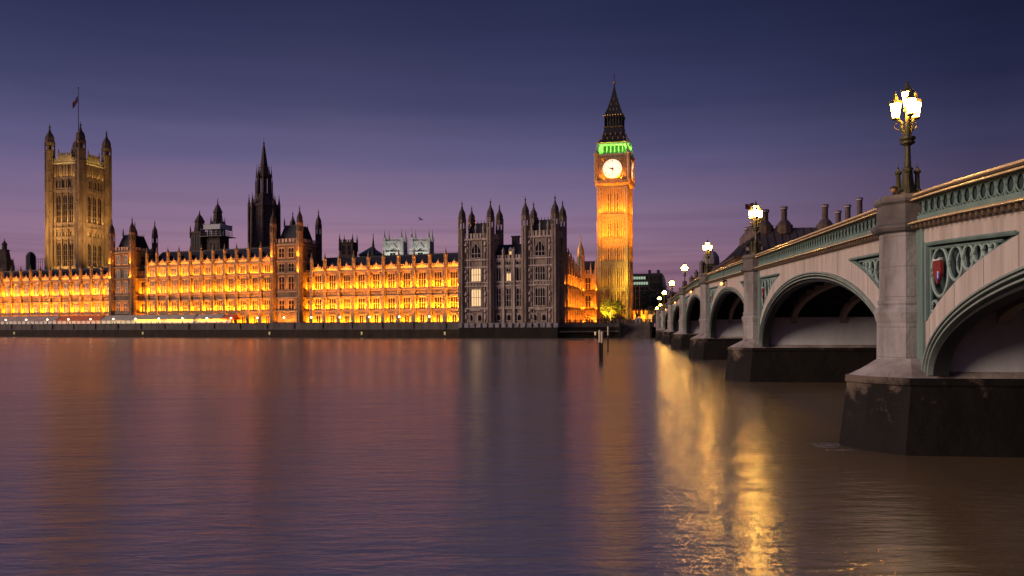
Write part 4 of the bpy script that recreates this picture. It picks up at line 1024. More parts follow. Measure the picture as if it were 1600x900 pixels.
def domed_house():
    Y = 430.0; root = thing('domed_house', 'grey Victorian house with a dome and side turrets, behind a bridge lamp', 'house', (X_(1105, Y), Y, 4.6), R(-8)); Z = lambda z: z - 4.6
    m = mat('grey_brick_house', (.24,.19,.17), .9, (.14,.11,.10), 1, .2)
    b = MB(); b.box(-7, 6, -4, 6, 0, Z(27.5)); b.box(-3, 6.5, -3, 6, Z(27.5), Z(36)); b.build('wall', m, root)
    d = MB(); d.ngon(0, 0, [(Z(36), 4.6), (Z(37.5), 4.6), (Z(40), 4.3), (Z(42.3), 3.0), (Z(43.2), 1.6), (Z(43.3), 1.1), (Z(45), 1), (Z(45.8), .2)], 12); d.build('dome', mat('weathered_dome', (.30,.25,.24), .7, (.18,.15,.15), 1), root, (2, 0, 0))
    for x, zt in ((-3.2, 36), (-6, 31), (-8.5, 28)):
        t = MB(); t.ngon(x, -3, [(0, 1.2), (Z(zt), 1.2), (Z(zt + .1), 1.4), (Z(zt + .6), 1.4), (Z(zt + 2.2), .1)], 8); t.build('turret', m, root)
    for x in (-1, 2, 5):
        for z in (29, 32.5): window(root, x, -3, Z(z), 1.2, 2.3, 1, 2, fm=m)
domed_house()
def dark_blocks():
    Y = 390.0
    root = thing('office_block', 'dark office block with rows of small green lit windows, right of the clock tower', 'office block', (X_(990, Y), Y, 4.6), R(-8)); Z = lambda z: z - 4.6
    m = mat('dark_concrete', (.05,.045,.045), .9, (.03,.03,.03), .4)
    b = MB(); b.box(-1.6, 7.6, 0, 14, 0, Z(28.2)); b.box(-1.8, 7.8, -.2, 14, Z(28.2), Z(28.7)); b.build('wall', m, root)
    gm_ = emis('green_lit_window', (.45, 1, .62), .3)
    rr_ = random.Random(4)
    for r_ in range(7):
        for c in range(7):
            on = (r_ in (0, 1, 3) and rr_.random() < .8)
            q = MB(); q.box(-.5, .5, -.06, .05, 0, 1.3); q.build('window', gm_ if on else M['glass'], root, (-.6 + 1.18*c, 0, Z(26 - 2.6*r_)))
    root = thing('mansard_block', 'tall dark mansion block with chimneys and a curved grey gable, above the trees', 'building', (X_(1013, Y + 20), Y + 20, 4.6), R(-8))
    b = MB(); b.box(0, 6.3, 0, 14, 0, Z(30.2)); b.build('wall', m, root)
    for x in (.2, 4.6): q = MB(); q.box(x, x + 1.4, 2, 5, Z(30), Z(32)); q.build('chimney', m, root)
    g = MB(); g.xz([(6.3, 0), (9, 0), (9, Z(25)), (8.6, Z(27.4)), (7.8, Z(29.3)), (6.3, Z(30.5))], .5, 13); g.build('gable', mat('grey_slate_gable', (.13,.12,.125), .7), root)
    for k in range(3):
        for z in (27, 23, 19): window(root, 1.2 + 2*k, 0, Z(z), .8, 1.7, 1, 2, fm=m)
dark_blocks()
# ================================================================== BRIDGE
PIERS = [0.0, 36.0, 75.0, 115.5, 154.5, 190.5]
ENDS = [-31.0] + PIERS + [BANK]
SPR = 2.85                       # springing height
M['b_panel'] = mat('warm_lit_bridge_paint', (.63,.565,.49), .55, (.43,.37,.31), 1.9, .2, 5, streak=9)  # warm cream puts orange street light into the panel colour, with dirt streaks
M['b_trim'] = mat('sage_green_paint', (.20,.30,.26), .5, (.13,.20,.18), 1.2, .15, 4, streak=3)
M['b_light'] = mat('pale_green_paint', (.34,.46,.41), .5, (.26,.36,.33), 1.2)
M['b_groove'] = mat('groove_shade_black', (.018,.02,.02), .7)  # near-black puts the shade of grooves and inner arch edge into the colour
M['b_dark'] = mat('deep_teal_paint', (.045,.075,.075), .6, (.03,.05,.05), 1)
M['b_mold'] = mat('grey_green_molding', (.30,.37,.32), .5, (.20,.25,.22), 1, .1)
M['b_cope'] = mat('bronze_brown_paint', (.16,.115,.075), .5, (.10,.075,.05), .8, .1)
M['b_gold'] = mat('lamplit_gold_tint', (.85,.62,.30), .4, (.66,.46,.22), 1.5)  # gold of lamplit edges put into the bead colour
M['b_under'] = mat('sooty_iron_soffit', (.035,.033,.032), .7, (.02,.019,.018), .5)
M['b_rib'] = mat('dusty_iron_rib', (.50,.42,.37), .7, (.32,.27,.23), .5)
M['b_pier'] = mat('bridge_granite', (.40,.38,.37), .8, (.15,.13,.115), .8, .5, 4, streak=3, courses=(1.15,.6))
M['b_cap'] = mat('stained_granite', (.17,.15,.135), .8, (.09,.078,.07), .9, .35, 3)
M['b_wall'] = mat('pale_pier_wall', (.80,.85,.86), .75, (.56,.60,.60), .35, .3, 2, streak=2)
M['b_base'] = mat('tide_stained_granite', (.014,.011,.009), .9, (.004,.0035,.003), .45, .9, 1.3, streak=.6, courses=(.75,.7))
M['b_slope'] = mat('worn_granite_slope', (.46,.40,.37), .8, (.20,.17,.15), .7, .5, 2.5)
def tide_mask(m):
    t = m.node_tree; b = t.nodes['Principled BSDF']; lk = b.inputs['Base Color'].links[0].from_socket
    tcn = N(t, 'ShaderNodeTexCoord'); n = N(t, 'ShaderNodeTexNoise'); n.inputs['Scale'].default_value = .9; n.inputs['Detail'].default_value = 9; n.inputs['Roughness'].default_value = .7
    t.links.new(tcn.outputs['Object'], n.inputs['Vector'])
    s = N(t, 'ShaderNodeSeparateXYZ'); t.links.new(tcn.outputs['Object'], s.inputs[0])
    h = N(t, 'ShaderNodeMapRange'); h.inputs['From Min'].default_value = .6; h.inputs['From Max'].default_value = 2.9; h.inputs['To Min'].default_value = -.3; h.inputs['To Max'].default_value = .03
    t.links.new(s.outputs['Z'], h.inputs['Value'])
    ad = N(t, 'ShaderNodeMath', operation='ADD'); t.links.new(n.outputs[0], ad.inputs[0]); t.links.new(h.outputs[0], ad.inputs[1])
    hx = N(t, 'ShaderNodeMapRange'); hx.inputs['From Min'].default_value = -2.6; hx.inputs['From Max'].default_value = .8; hx.inputs['To Min'].default_value = .13; hx.inputs['To Max'].default_value = -.03   # pale patches grow denser towards the nose
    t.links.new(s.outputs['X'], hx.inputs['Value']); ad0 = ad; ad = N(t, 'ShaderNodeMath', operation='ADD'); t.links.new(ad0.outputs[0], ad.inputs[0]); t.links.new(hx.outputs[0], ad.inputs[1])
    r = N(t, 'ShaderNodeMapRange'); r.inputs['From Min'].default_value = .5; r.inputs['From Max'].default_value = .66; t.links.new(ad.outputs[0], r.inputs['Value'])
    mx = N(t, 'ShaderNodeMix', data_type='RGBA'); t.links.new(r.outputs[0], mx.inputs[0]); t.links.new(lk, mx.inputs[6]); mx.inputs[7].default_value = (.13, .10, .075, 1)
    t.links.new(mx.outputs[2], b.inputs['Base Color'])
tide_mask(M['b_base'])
bridge = thing('arched_bridge', 'long green iron arch bridge with warm-lit panels on granite piers crossing the river at the right', 'bridge', tuple(BO), BR)
WID = 26.0
def crown(a, b): return ztop((a + b) / 2) - 2.33
PIER_HW = 1.8
def arch_span(i, a, b):
    ya, yb = a + PIER_HW, b - PIER_HW
    mid, hw = (ya + yb) / 2, (yb - ya) / 2
    rise = crown(a, b) - SPR
    nr = 64
    def ell(off, n=nr):
        return [(mid - (hw + off) * math.cos(math.pi * k / n), SPR + (rise + off) * math.sin(math.pi * k / n)) for k in range(n + 1)]
    # archivolt: three stepped rings
    ring = MB()
    grv = MB()
    for o0, o1, x0 in ((-.46, -.36, .09), (-.38, -.27, .16), (-.27, -.20, -.06), (-.20, -.09, .10), (-.09, -.02, -.10), (-.02, .03, .02), (.03, .10, -.15)):
        tgt = grv if x0 in (.16, .10, .02, .09) else ring
        A, B = ell(o0), ell(o1)
        for k in range(nr):
            q = [A[k], B[k], B[k+1], A[k+1]]
            tgt.loft([[(x0, y, z) for y, z in q], [(.6 if tgt is grv else .14, y, z) for y, z in q]])
    ring.build('archivolt', M['b_mold'], bridge); grv.build('archivolt_groove', M['b_groove'], bridge)
    # spandrel panel with a sunk triangle at each end
    def arc(off, y):
        u = (y - mid) / (hw + off)
        return SPR + (rise + off) * math.sqrt(max(0, 1 - u*u)) if abs(u) <= 1 else SPR
    zc = lambda y: ztop(y) - 1.36
    zt = lambda y: ztop(y) - 1.92
    PW = 1.02                                     # half width of the pier turret
    y0, y1 = a + PW - .1, b - PW + .1
    n = int((y1 - y0) / .14)
    ys = [y0 + (y1 - y0) * k / n for k in range(n + 1)]
    inset = .82; bandw = 1.15
    sp, bk, rv = MB(), MB(), MB()
    def lo_(y): return arc(.05, y) if abs(y - mid) < hw + .05 else SPR - .15
    def cur(y): return arc(bandw, y)
    cols = []
    for y in ys:
        inside = (y > a + PW + inset) and (y < b - PW - inset) and (cur(y) < zt(y) - .05)
        cols.append((y, lo_(y), cur(y), zt(y), zc(y), inside))
    for c0, c1 in zip(cols, cols[1:]):
        if c0[5] and c1[5]:
            sp.add([(0, c0[0], c0[1]), (0, c1[0], c1[1]), (0, c1[0], max(c1[2], c1[1])), (0, c0[0], max(c0[2], c0[1]))], [(0, 1, 2, 3)])
            sp.add([(0, c0[0], c0[3]), (0, c1[0], c1[3]), (0, c1[0], c1[4]), (0, c0[0], c0[4])], [(0, 1, 2, 3)])
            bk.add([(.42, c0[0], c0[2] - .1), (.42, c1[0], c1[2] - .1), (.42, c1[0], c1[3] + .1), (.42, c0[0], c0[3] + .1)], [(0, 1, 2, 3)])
            rv.add([(0, c0[0], c0[2]), (0, c1[0], c1[2]), (.42, c1[0], c1[2]), (.42, c0[0], c0[2])], [(0, 1, 2, 3)])
            rv.add([(0, c0[0], c0[3]), (0, c1[0], c1[3]), (.42, c1[0], c1[3]), (.42, c0[0], c0[3])], [(0, 1, 2, 3)])
        else:
            sp.add([(0, c0[0], c0[1]), (0, c1[0], c1[1]), (0, c1[0], c1[4]), (0, c0[0], c0[4])], [(0, 1, 2, 3)])
            if c0[5] != c1[5]:
                c = c0 if c0[5] else c1
                rv.add([(0, c[0], c[2]), (.42, c[0], c[2]), (.42, c[0], c[3]), (0, c[0], c[3])], [(0, 1, 2, 3)])
    sp.build('spandrel', M['b_panel'], bridge)
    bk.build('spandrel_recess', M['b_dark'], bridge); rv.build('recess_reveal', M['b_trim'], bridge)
    # green pilaster strips beside the piers and moulding round the sunk triangles
    for e_, s in ((a, 1), (b, -1)):
        st = MB(); st.box(-.06, .3, e_ + s*(PW - .05), e_ + s*(PW + .62), SPR - .15, zc(e_ + s*1.3)); st.box(-.10, .3, e_ + s*(PW + .62), e_ + s*(PW + .72), SPR - .15, zc(e_ + s*1.6) - .5); st.build('green_strip', M['b_trim'], bridge)
        td = MB(); yv = e_ + s * (PW + inset)
        ins = [c for c in cols if c[5] and (c[0] - mid) * s < 0]
        if s < 0: ins = ins[::-1]
        if not ins: continue
        tip = ins[-1][0]
        td.tube([(.0, yv, max(ins[0][2], SPR)), (.0, yv, zt(yv) - .02)] + [(.0, c[0], c[3] - .02) for c in ins[::4]], .07, 5)
        td.tube([(.12, c[0], c[2] + .03) for c in ins[::3]], .075, 5)
        td.tube([(.12, yv + s*.14, ins[0][2] + .1), (.12, yv + s*.14, zt(yv) - .2)] + [(.12, c[0], c[3] - .2) for c in ins[::4] if c[3] - c[2] > .3], .05, 5)
        td.build('recess_molding', M['b_trim'], bridge)
        tr = MB(); s0 = .16; first = None
        for rank in range(7):
            y_in = yv + s * s0; 
            H0 = zt(y_in) - cur(y_in)
            wd = min(1.75, .62 * H0) if rank else 1.5
            ok = False
            for _ in range(30):
                yo = y_in + s * wd; hb = zt(yo) - cur(y_in + s * wd * .84) - .22
                if hb > wd * .85: ok = True; break
                wd *= .92
            if not ok or wd < .3: break
            cz = zt(y_in) - .22 - hb / 2; cy = y_in + s * wd / 2
            if rank == 0: hb = min(hb, 2.5); cz = zt(y_in) - .22 - hb / 2; first = (cy, cz, wd, hb)
            tr.tube([(.14, cy + wd/2*math.cos(q*math.pi/14), cz + hb/2*math.sin(q*math.pi/14)) for q in range(28)], .06, 6, True)
            if rank: tr.tube([(.32, cy + wd*.33*math.cos(q*math.pi/14), cz + hb*.33*math.sin(q*math.pi/14)) for q in range(28)], .035, 5, True)
            s0 += wd + .04
        if first and zt(yv) - .3 - (first[1] + first[3]/2) < 9:
            cy, cz, wd, hb = first; low = cz - hb/2 - .1; c_lo = cur(yv + s*.35)
            if low - c_lo > .5: tr.tube([(.14, yv + s*(.42 + .26*math.cos(q*math.pi/8)), (low + c_lo)/2 + (low - c_lo)*.42*math.sin(q*math.pi/8)) for q in range(16)], .05, 5, True)
        tr.build('tracery', M['b_light'], bridge)
        if first:
            cy, cz, wd, hb = first
            sh = MB(); ww = .34; hh = .38
            pr = [(cy - ww, cz + hh), (cy + ww, cz + hh), (cy + ww, cz - hh*.15), (cy + ww*.6, cz - hh*.7), (cy, cz - hh*1.15), (cy - ww*.6, cz - hh*.7), (cy - ww, cz - hh*.15)]
            sh.yz(pr, .02, .12); so_ = sh.build('heraldic_shield', RED, bridge)
            q = MB(); q.yz([(cy - ww*.85, cz - hh*.1), (cy - ww*.1, cz - hh*.1), (cy - ww*.1, cz - hh*.95), (cy - ww*.55, cz - hh*.65)], .005, .03); q.build('shield_quarter', BLUE, so_)
            q = MB(); q.box(-.006, .03, cy - ww*.55, cy - ww*.35, cz - hh*.6, cz + hh*.05); q.yz([(cy - ww*.9, cz + hh*1.05), (cy + ww*.9, cz + hh*1.05), (cy + ww, cz + hh*1.3), (cy, cz + hh*1.15), (cy - ww, cz + hh*1.3)], 0, .1); q.build('shield_charge', WHITE, so_)
    # dentil cornice and parapet, following the camber
    m2 = 24
    def strip(mb, prof, ya_, yb_, nseg):
        """prof: closed list of (x, dz) below ztop, swept along y"""
        mb.loft([[(x, ya_ + (yb_ - ya_)*k/nseg, ztop(ya_ + (yb_ - ya_)*k/nseg) + dz) for x, dz in prof] for k in range(nseg + 1)])
    pa, pb = a + PW - .12, b - PW + .12
    cp = MB(); strip(cp, [(-.16, -.06), (-.10, 0), (.34, 0), (.34, -.12), (-.16, -.12)], pa, pb, m2); strip(cp, [(-.09, -.12), (.3, -.12), (.3, -.22), (-.24, -.27), (-.24, -.21)], pa, pb, m2); o_ = cp.build('coping', M['b_cope'], bridge); gb = MB(); strip(gb, [(-.20, -.03), (-.13, .025), (-.08, .025), (-.08, -.05), (-.20, -.07)], pa, pb, m2); strip(gb, [(-.30, -.235), (-.24, -.19), (-.1, -.15), (-.1, -.2), (-.30, -.265)], pa, pb, m2); gb.build('lamplit_bead', M['b_gold'], o_)
    pn = MB(); strip(pn, [(.10, -.22), (.30, -.22), (.30, -.90), (.10, -.90)], pa, pb, m2); pn.build('parapet_back', M['b_dark'], bridge)
    fa = MB(); strip(fa, [(-.03, -.82), (.29, -.82), (.29, -1.04), (-.03, -1.04)], pa, pb, m2); fa.build('parapet_base', M['b_trim'], bridge)
    co = MB(); strip(co, [(-.40, -1.12), (-.02, -1.00), (.3, -1.00), (.3, -1.17), (-.40, -1.17)], pa, pb, m2); strip(co, [(-.12, -1.17), (.3, -1.17), (.3, -1.36), (-.05, -1.36)], pa, pb, m2); o_ = co.build('cornice', M['b_cope'], bridge); gb = MB(); strip(gb, [(-.44, -1.15), (-.41, -1.105), (-.05, -.99), (-.05, -1.02), (-.41, -1.14)], pa, pb, m2); gb.build('lamplit_bead', M['b_gold'], o_)
    de = MB(); nd = int((pb - pa) / .42)
    for k in range(nd):
        y = pa + .2 + k*.42; z = ztop(y); de.box(-.33, -.1, y - .08, y + .08, z - 1.31, z - 1.172)
    de.build('dentil_band', M['b_cope'], bridge)
    la = MB(); step = .58 if i < 3 else 1.16
    npt = int((pb - pa) / step); st_ = (pb - pa) / npt; nq = 14 if i < 2 else 8
    for k in range(npt):
        y = pa + (k + .5) * st_; z = ztop(y) - .53
        la.tube([(.035, y + st_*.43*math.sin(q*2*math.pi/nq) , z + .26*math.cos(q*2*math.pi/nq) + (ztop(y + st_*.43*math.sin(q*2*math.pi/nq)) - ztop(y))) for q in range(nq)], .032, 5, True)
        yb_ = y + st_/2; zb = ztop(yb_) - .53
        la.box(-.0, .09, yb_ - .03, yb_ + .03, zb - .3, zb + .3)
        la.add([(.02, yb_, zb + .02), (.02, yb_ - .10, zb + .31), (.02, yb_ + .10, zb + .31)], [(0, 1, 2)])
        la.add([(.02, yb_, zb - .02), (.02, yb_ + .10, zb - .31), (.02, yb_ - .10, zb - .31)], [(0, 1, 2)])
    strip(la, [(-.02, -.22), (.12, -.22), (.12, -.28), (-.02, -.28)], pa, pb, m2)
    la.build('lattice', M['b_trim'], bridge)
    # ribs, cross beams and deck
    ZR = 5.15
    ihw, irise = hw - .1, crown(a, b) - ZR - .02
    for r_ in range(7):
        x = 2.6 + r_ * 3.75; rb = MB()
        def e2(off, k): an = math.pi*k/32; return (mid - (ihw + off)*math.cos(an), ZR + (irise + off)*math.sin(an) - .45)
        for k in range(32):
            q = [e2(0, k), e2(.55, k), e2(.55, k + 1), e2(0, k + 1)]
            rb.loft([[(x - .22, y, z) for y, z in q], [(x + .22, y, z) for y, z in q]])
        rb.build('rib', M['b_rib'], bridge)
    xb = MB()
    for k in range(1, 12):
        y = ya + (yb - ya)*k/12; u = (y - mid)/ihw; z = ZR + irise*math.sqrt(max(0, 1 - u*u)) - .25
        xb.box(.7, WID - .7, y - .12, y + .12, z, z + .35)
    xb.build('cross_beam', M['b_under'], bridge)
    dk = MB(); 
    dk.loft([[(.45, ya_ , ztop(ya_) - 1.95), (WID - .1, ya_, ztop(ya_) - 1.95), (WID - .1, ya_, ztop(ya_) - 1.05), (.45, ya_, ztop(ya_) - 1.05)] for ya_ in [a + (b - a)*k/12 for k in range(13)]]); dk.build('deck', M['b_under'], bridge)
    fs = MB(); fs.loft([[(WID - .1, y, min(arc(0, y), ztop(y) - 1.3)), (WID + .2, y, min(arc(0, y), ztop(y) - 1.3)), (WID + .2, y, ztop(y)), (WID - .1, y, ztop(y))] for y in [ya + (yb - ya)*k/30 for k in range(31)]]); fs.build('far_spandrel', M['b_trim'], bridge)
    jt = MB()                                        # joints between the iron plates
    for k in range(1, 14):
        y = a + (b - a) * k / 14 + .11
        c = min(cols, key=lambda q: abs(q[0] - y))
        if c[4] - c[1] < .3: continue
        jt.box(-.004, .05, y - .012, y + .012, c[1] + .12, (c[2] if c[5] else c[4]) - .02)
    jt.build('plate_joint', M['b_dark'], bridge)
RED = mat('shield_red', (.30,.035,.025), .5, (.18,.03,.03), 6); BLUE = mat('shield_blue', (.02,.09,.55), .4); WHITE = mat('shield_white', (.7,.7,.72), .4)
for i, (a, b) in enumerate(zip(ENDS, ENDS[1:])): arch_span(i, a, b)
def pier(y):
    T = ztop(y)
    OX = -.02; oc = lambda r: r / math.cos(math.pi/8)
    pl = MB()
    hx = [(-2.25, 0), (-1.75, -1.1), (-.6, -2.1), (WID + .6, -2.1), (WID + 1.75, -1.1), (WID + 2.25, 0), (WID + 1.75, 1.1), (WID + .6, 2.1), (-.6, 2.1), (-1.75, 1.1)]
    def ringp(g, z): 
        return [(x + (-g if x < 5 else g), yy * (1 + g/2.1) + y, z) for x, yy in hx]
    pl.loft([ringp(.55, -1.5), ringp(.35, 0), ringp(.05, 2.45), ringp(.12, 2.5), ringp(.1, 2.75)])
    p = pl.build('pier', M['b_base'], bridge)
    sl = MB(); top = [(-.95, 0), (-.9, -.5), (-.35, -1.25), (WID, -1.25), (WID + .9, -.5), (WID + .95, 0), (WID + .9, .5), (WID, 1.25), (-.35, 1.25), (-.9, .5)]
    sl.loft([ringp(.0, 2.75), [(x, yy + y, 3.42) for x, yy in top]]); sl.build('weathered_slope', M['b_slope'], p)
    sw = MB(); sw.box(.75, WID - .75, y - PIER_HW - .02, y + PIER_HW + .02, 2.6, 5.2); 
    w_ = sw.build('springing_wall', M['b_wall'], p)
    sb_ = MB()
    for k in range(9): x = .9 + k*2.9; sb_.box(x, x + .5, y - PIER_HW - .14, y + PIER_HW + .14, 2.55, 2.74)
    sb_.build('bearing_block', M['b_wall'], p)
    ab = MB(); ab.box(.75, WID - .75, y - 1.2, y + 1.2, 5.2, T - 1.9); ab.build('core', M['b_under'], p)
    sh = MB(); r = oc(.97)
    sh.ngon(OX, y, [(3.25, r*1.08), (4.75, r*1.06), (4.85, r*1.10), (5.15, r*1.17), (5.27, r*1.13), (5.42, r*1.0), (5.5, r*1.05), (5.6, r*1.05), (5.66, r*.98), (T - 1.42, r*.97)], 8)
    s_ = sh.build('shaft', M['b_pier'], p)
    cp = MB(); cp.ngon(OX, y, [(T - 1.42, r*1.0), (T - 1.36, r*1.18), (T - 1.26, r*1.26), (T - 1.16, r*1.26), (T - 1.08, r*1.12), (T - .92, r*1.06), (T - .36, r*1.05), (T - .33, r*1.08), (T - .26, r*1.16), (T - .16, r*1.16), (T - .06, r*1.08), (T + .02, r*.98), (T + .04, r*.3)], 8)
    cp.build('cap', M['b_cap'], p)
for y in PIERS: pier(y)
ab = MB(); ab.box(-.9, WID + .9, BANK - 1.8, BANK + 9, -1.5, ztop(BANK) - 1.0); ab.build('abutment', M['b_pier'], bridge)
ab = MB(); ab.box(-.9, WID + .9, -39, -29.2, -1.5, ztop(-31) - 1.0); ab.build('abutment', M['b_pier'], bridge)
for y in (BANK, -31):
    T = ztop(y); r = .97/math.cos(math.pi/8); cp = MB(); cp.ngon(-.02, y, [(0, r*1.1), (T - 1.3, r), (T - 1.2, r*1.25), (T - 1.05, r*1.1), (T - .3, r*1.05), (T - .2, r*1.16), (T, r*1.0)], 8); cp.build('end_turret', M['b_pier'], bridge)
# ------------------------------------------------------------------ bridge lamps
M['lamp_iron'] = mat('green_gold_iron', (.13,.115,.05), .45, (.07,.065,.03), 3, .1, 8, metal=.35)
LG = emis('lamp_glass_glow', (1, .50, .08), 190)
def lamp_protos():
    d = {}
    b = MB()
    b.ngon(0, 0, [(0, .46), (.12, .46), (.16, .36), (.3, .30), (.5, .22), (1.0, .17), (1.04, .2), (1.1, .2), (1.14, .13), (1.95, .10), (2.0, .16), (2.06, .27), (2.12, .27), (2.16, .22), (2.22, .29), (2.30, .29), (2.34, .12), (2.8, .09)], 12)
    d['column'] = b.mesh('column')
    c = MB()
    c.ngon(0, 0, [(0, .17), (.22, .16), (.3, .11), (.34, .1), (.86, .085), (.9, .13), (.96, .15), (1.0, .1), (1.08, .03), (1.12, .045), (1.18, .012), (1.3, .008)], 8)
    d['colonnette'] = c.mesh('colonnette')
    a = MB()
    pts = [(.05, 0, 2.3), (.16, 0, 2.55), (.22, 0, 2.75), (.20, 0, 2.9), (.34, 0, 3.0), (.42, 0, 3.06)]
    a.tube(pts, .07, 8, r2=.05); a.tube([(.1, 0, 2.75), (.3, 0, 2.62), (.46, 0, 2.72), (.46, 0, 2.86), (.38, 0, 2.9)], .03, 5)
    a.ngon(.42, 0, [(3.02, .05), (3.06, .16), (3.1, .16), (3.14, .1)], 8)
    d['arm'] = a.mesh('lamp_arm')
    g = MB(); g.ngon(0, 0, [(0, .14), (.58, .25)], 6); d['glass'] = g.mesh('glass'); d['glass_far'] = g.mesh('glass')
    f = MB()
    for k in range(6):
        an = math.pi/6 + k*math.pi/3; f.tube([(.145*math.cos(an), .145*math.sin(an), -.02), (.258*math.cos(an), .258*math.sin(an), .6)], .018, 4)
        f.tube([(.26*math.cos(an), .26*math.sin(an), .58), (.285*math.cos(an), .285*math.sin(an), .72)], .022, 4)
    f.ngon(0, 0, [(-.1, .04), (-.06, .16), (-.01, .16)], 6); f.ngon(0, 0, [(.58, .27), (.62, .28), (.66, .23), (.80, .10), (.84, .12), (.9, .09), (.98, .05), (1.0, .07), (1.05, .02), (1.16, .008)], 6)
    d['cage'] = f.mesh('lantern')
    t = MB(); t.ngon(0, 0, [(2.8, .09), (3.3, .06), (3.32, .14), (3.4, .14), (3.44, .05)], 8); d['stem'] = t.mesh('stem')
    return d
LG_FAR = emis('far_lamp_glow', (1, .5, .08), 60)
LP = lamp_protos()
def bridge_lamp(loc, label, rz, lg=None):
    root = thing('bridge_lamp', label, 'street lamp', loc, rz, 'triple lantern lamps on the bridge piers')
    put(LP['column'], 'column', M['lamp_iron'], root); put(LP['stem'], 'stem', M['lamp_iron'], root)
    for k in range(4): an = math.pi/4 + k*math.pi/2; put(LP['colonnette'], 'colonnette', M['lamp_iron'], root, (.33*math.cos(an), .33*math.sin(an), 0))
    spots = [(.42*math.cos(k*2*math.pi/3), .42*math.sin(k*2*math.pi/3), 3.12) for k in range(3)] + [(0, 0, 3.5)]
    SCL = (.80, .80, .92)
    for k in range(3): put(LP['arm'], 'arm', M['lamp_iron'], root, rz=k*2*math.pi/3)
    for s in spots[:3] + spots[3:]:
        o = put(LP['cage'], 'lantern', M['lamp_iron'], root, s); o.scale = SCL; g_ = put(LP['glass'] if not lg else LP['glass_far'], 'glass', lg or LG, o)
names = ['nearest and largest bridge lamp, on the big pier at the right', 'bridge lamp on the second pier, in front of the chimney roof', 'bridge lamp in front of the grey dome',
         'bridge lamp on the fourth pier, against the pink sky', 'small bridge lamp on the fifth pier, just left of the pale one against the sky', 'small bridge lamp on the last pier before the far bank']
for y, nm in zip(PIERS, names):
    p = BL(-.02, y, ztop(y) + .03); bridge_lamp(tuple(p), nm, R(20))
for k, y in enumerate((BANK, BANK + 28, BANK + 56)):
    p = BL(-.02 if k == 0 else 1.5, y, ztop(y) + .03 if k == 0 else za - .4 * k); bridge_lamp(tuple(p), ['tiny bridge lamp on the far end turret of the bridge', 'tiny street lamp beyond the far end of the bridge, nearer the bridge', 'farthest tiny street lamp, lowest one beside the dark trees'][k], R(20), LG_FAR)
# security camera globe on the near pier cap
p = BL(-.62, -.3, ztop(0) + .0); r_ = thing('globe_camera', 'small round camera globe on the cap of the nearest pier', 'camera', tuple(p), 0)
q = MB(); q.ngon(0, 0, [(0, .09), (.04, .05), (.16, .05)], 8); q.build('stand', M['iron'], r_); q = MB(); q.ball((0, 0, .27), .13, 12); q.build('globe', mat('amber_dome', (.45,.25,.10), .3), r_, smooth=True); q = MB(); q.ngon(0, 0, [(.3, .14), (.36, .12), (.42, .03)], 10); q.build('hood', M['iron'], r_)
# orange navigation lights over the arches
NLM = emis('orange_signal', (1, .22, .03), 9)
for k, (a, b) in enumerate(list(zip(ENDS, ENDS[1:]))[2:6]):
    y = (a + b)/2; p = BL(-.25, y, ztop(y) - 1.5)
    r_ = thing('navigation_light', ['orange signal light over the third arch, the largest of them', 'orange signal light over the fourth arch', 'orange signal light over the fifth arch', 'orange signal light over the sixth arch, the farthest'][k], 'signal light', tuple(p), BR, 'orange signal lights over the arches')
    q = MB(); q.box(-.05, .3, -.35, .35, -.05, .05); q.box(-.2, .1, -.5, .5, -.12, -.05); q.tube([(-.1, 0, 0), (-.1, 0, 1.55), (.1, 0, 1.6)], .04, 5); q.build('bracket', M['iron'], r_)
    for s in (-.28, .28):
        g = MB(); g.ngon(-.15, s, [(-.55, .16), (-.15, .16)], 8); hh = g.build('lamp_housing', M['iron'], r_); g = MB(); g.ball((-.26, s, -.36), .17, 8); g.build('lens', NLM, hh)

# ================================================================== TERRACE AND RIVER FURNITURE
LT = emis('globe_glow', (1, .74, .4), 6)
def terrace_lamps():
    cols = [9, 41, 74, 107, 141.5, 177, 212, 248, 285, 323, 361, 402, 443.6, 486.5, 531, 577.5, 624, 671]
    post, glob = MB(), MB()
    post.ngon(0, 0, [(0, .22), (.2, .16), (.4, .09), (1.5, .06), (1.55, .14), (1.62, .14)], 8); glob.ball((0, 0, 1.85), .34, 10); pm, gmesh = post.mesh('post'), glob.mesh('globe', True)
    for k, px in enumerate(cols):
        t_ = tfront(px, .35); p = PL(-t_, .35, 5.42)
        if px < 170: lb = 'globe lamp on the terrace wall in front of the low left range'
        elif px < 360: lb = 'globe lamp on the terrace wall in front of the pale tents of the middle range'
        elif px < 480: lb = 'globe lamp on the terrace wall between the last tent and the gabled tower'
        else: lb = 'globe lamp on the terrace wall before the right range with ground floor doors'
        r_ = thing('terrace_lamp', lb, 'lamp', tuple(p), 0, {'1': 'terrace lamps before the left range', '2': 'terrace lamps before the tents', '3': 'terrace lamps beside the gabled tower', '4': 'terrace lamps before the right range'}['1' if px < 170 else '2' if px < 360 else '3' if px < 480 else '4'])
        put(pm, 'post', M['iron'], r_); put(gmesh, 'globe', LT, r_)
terrace_lamps()
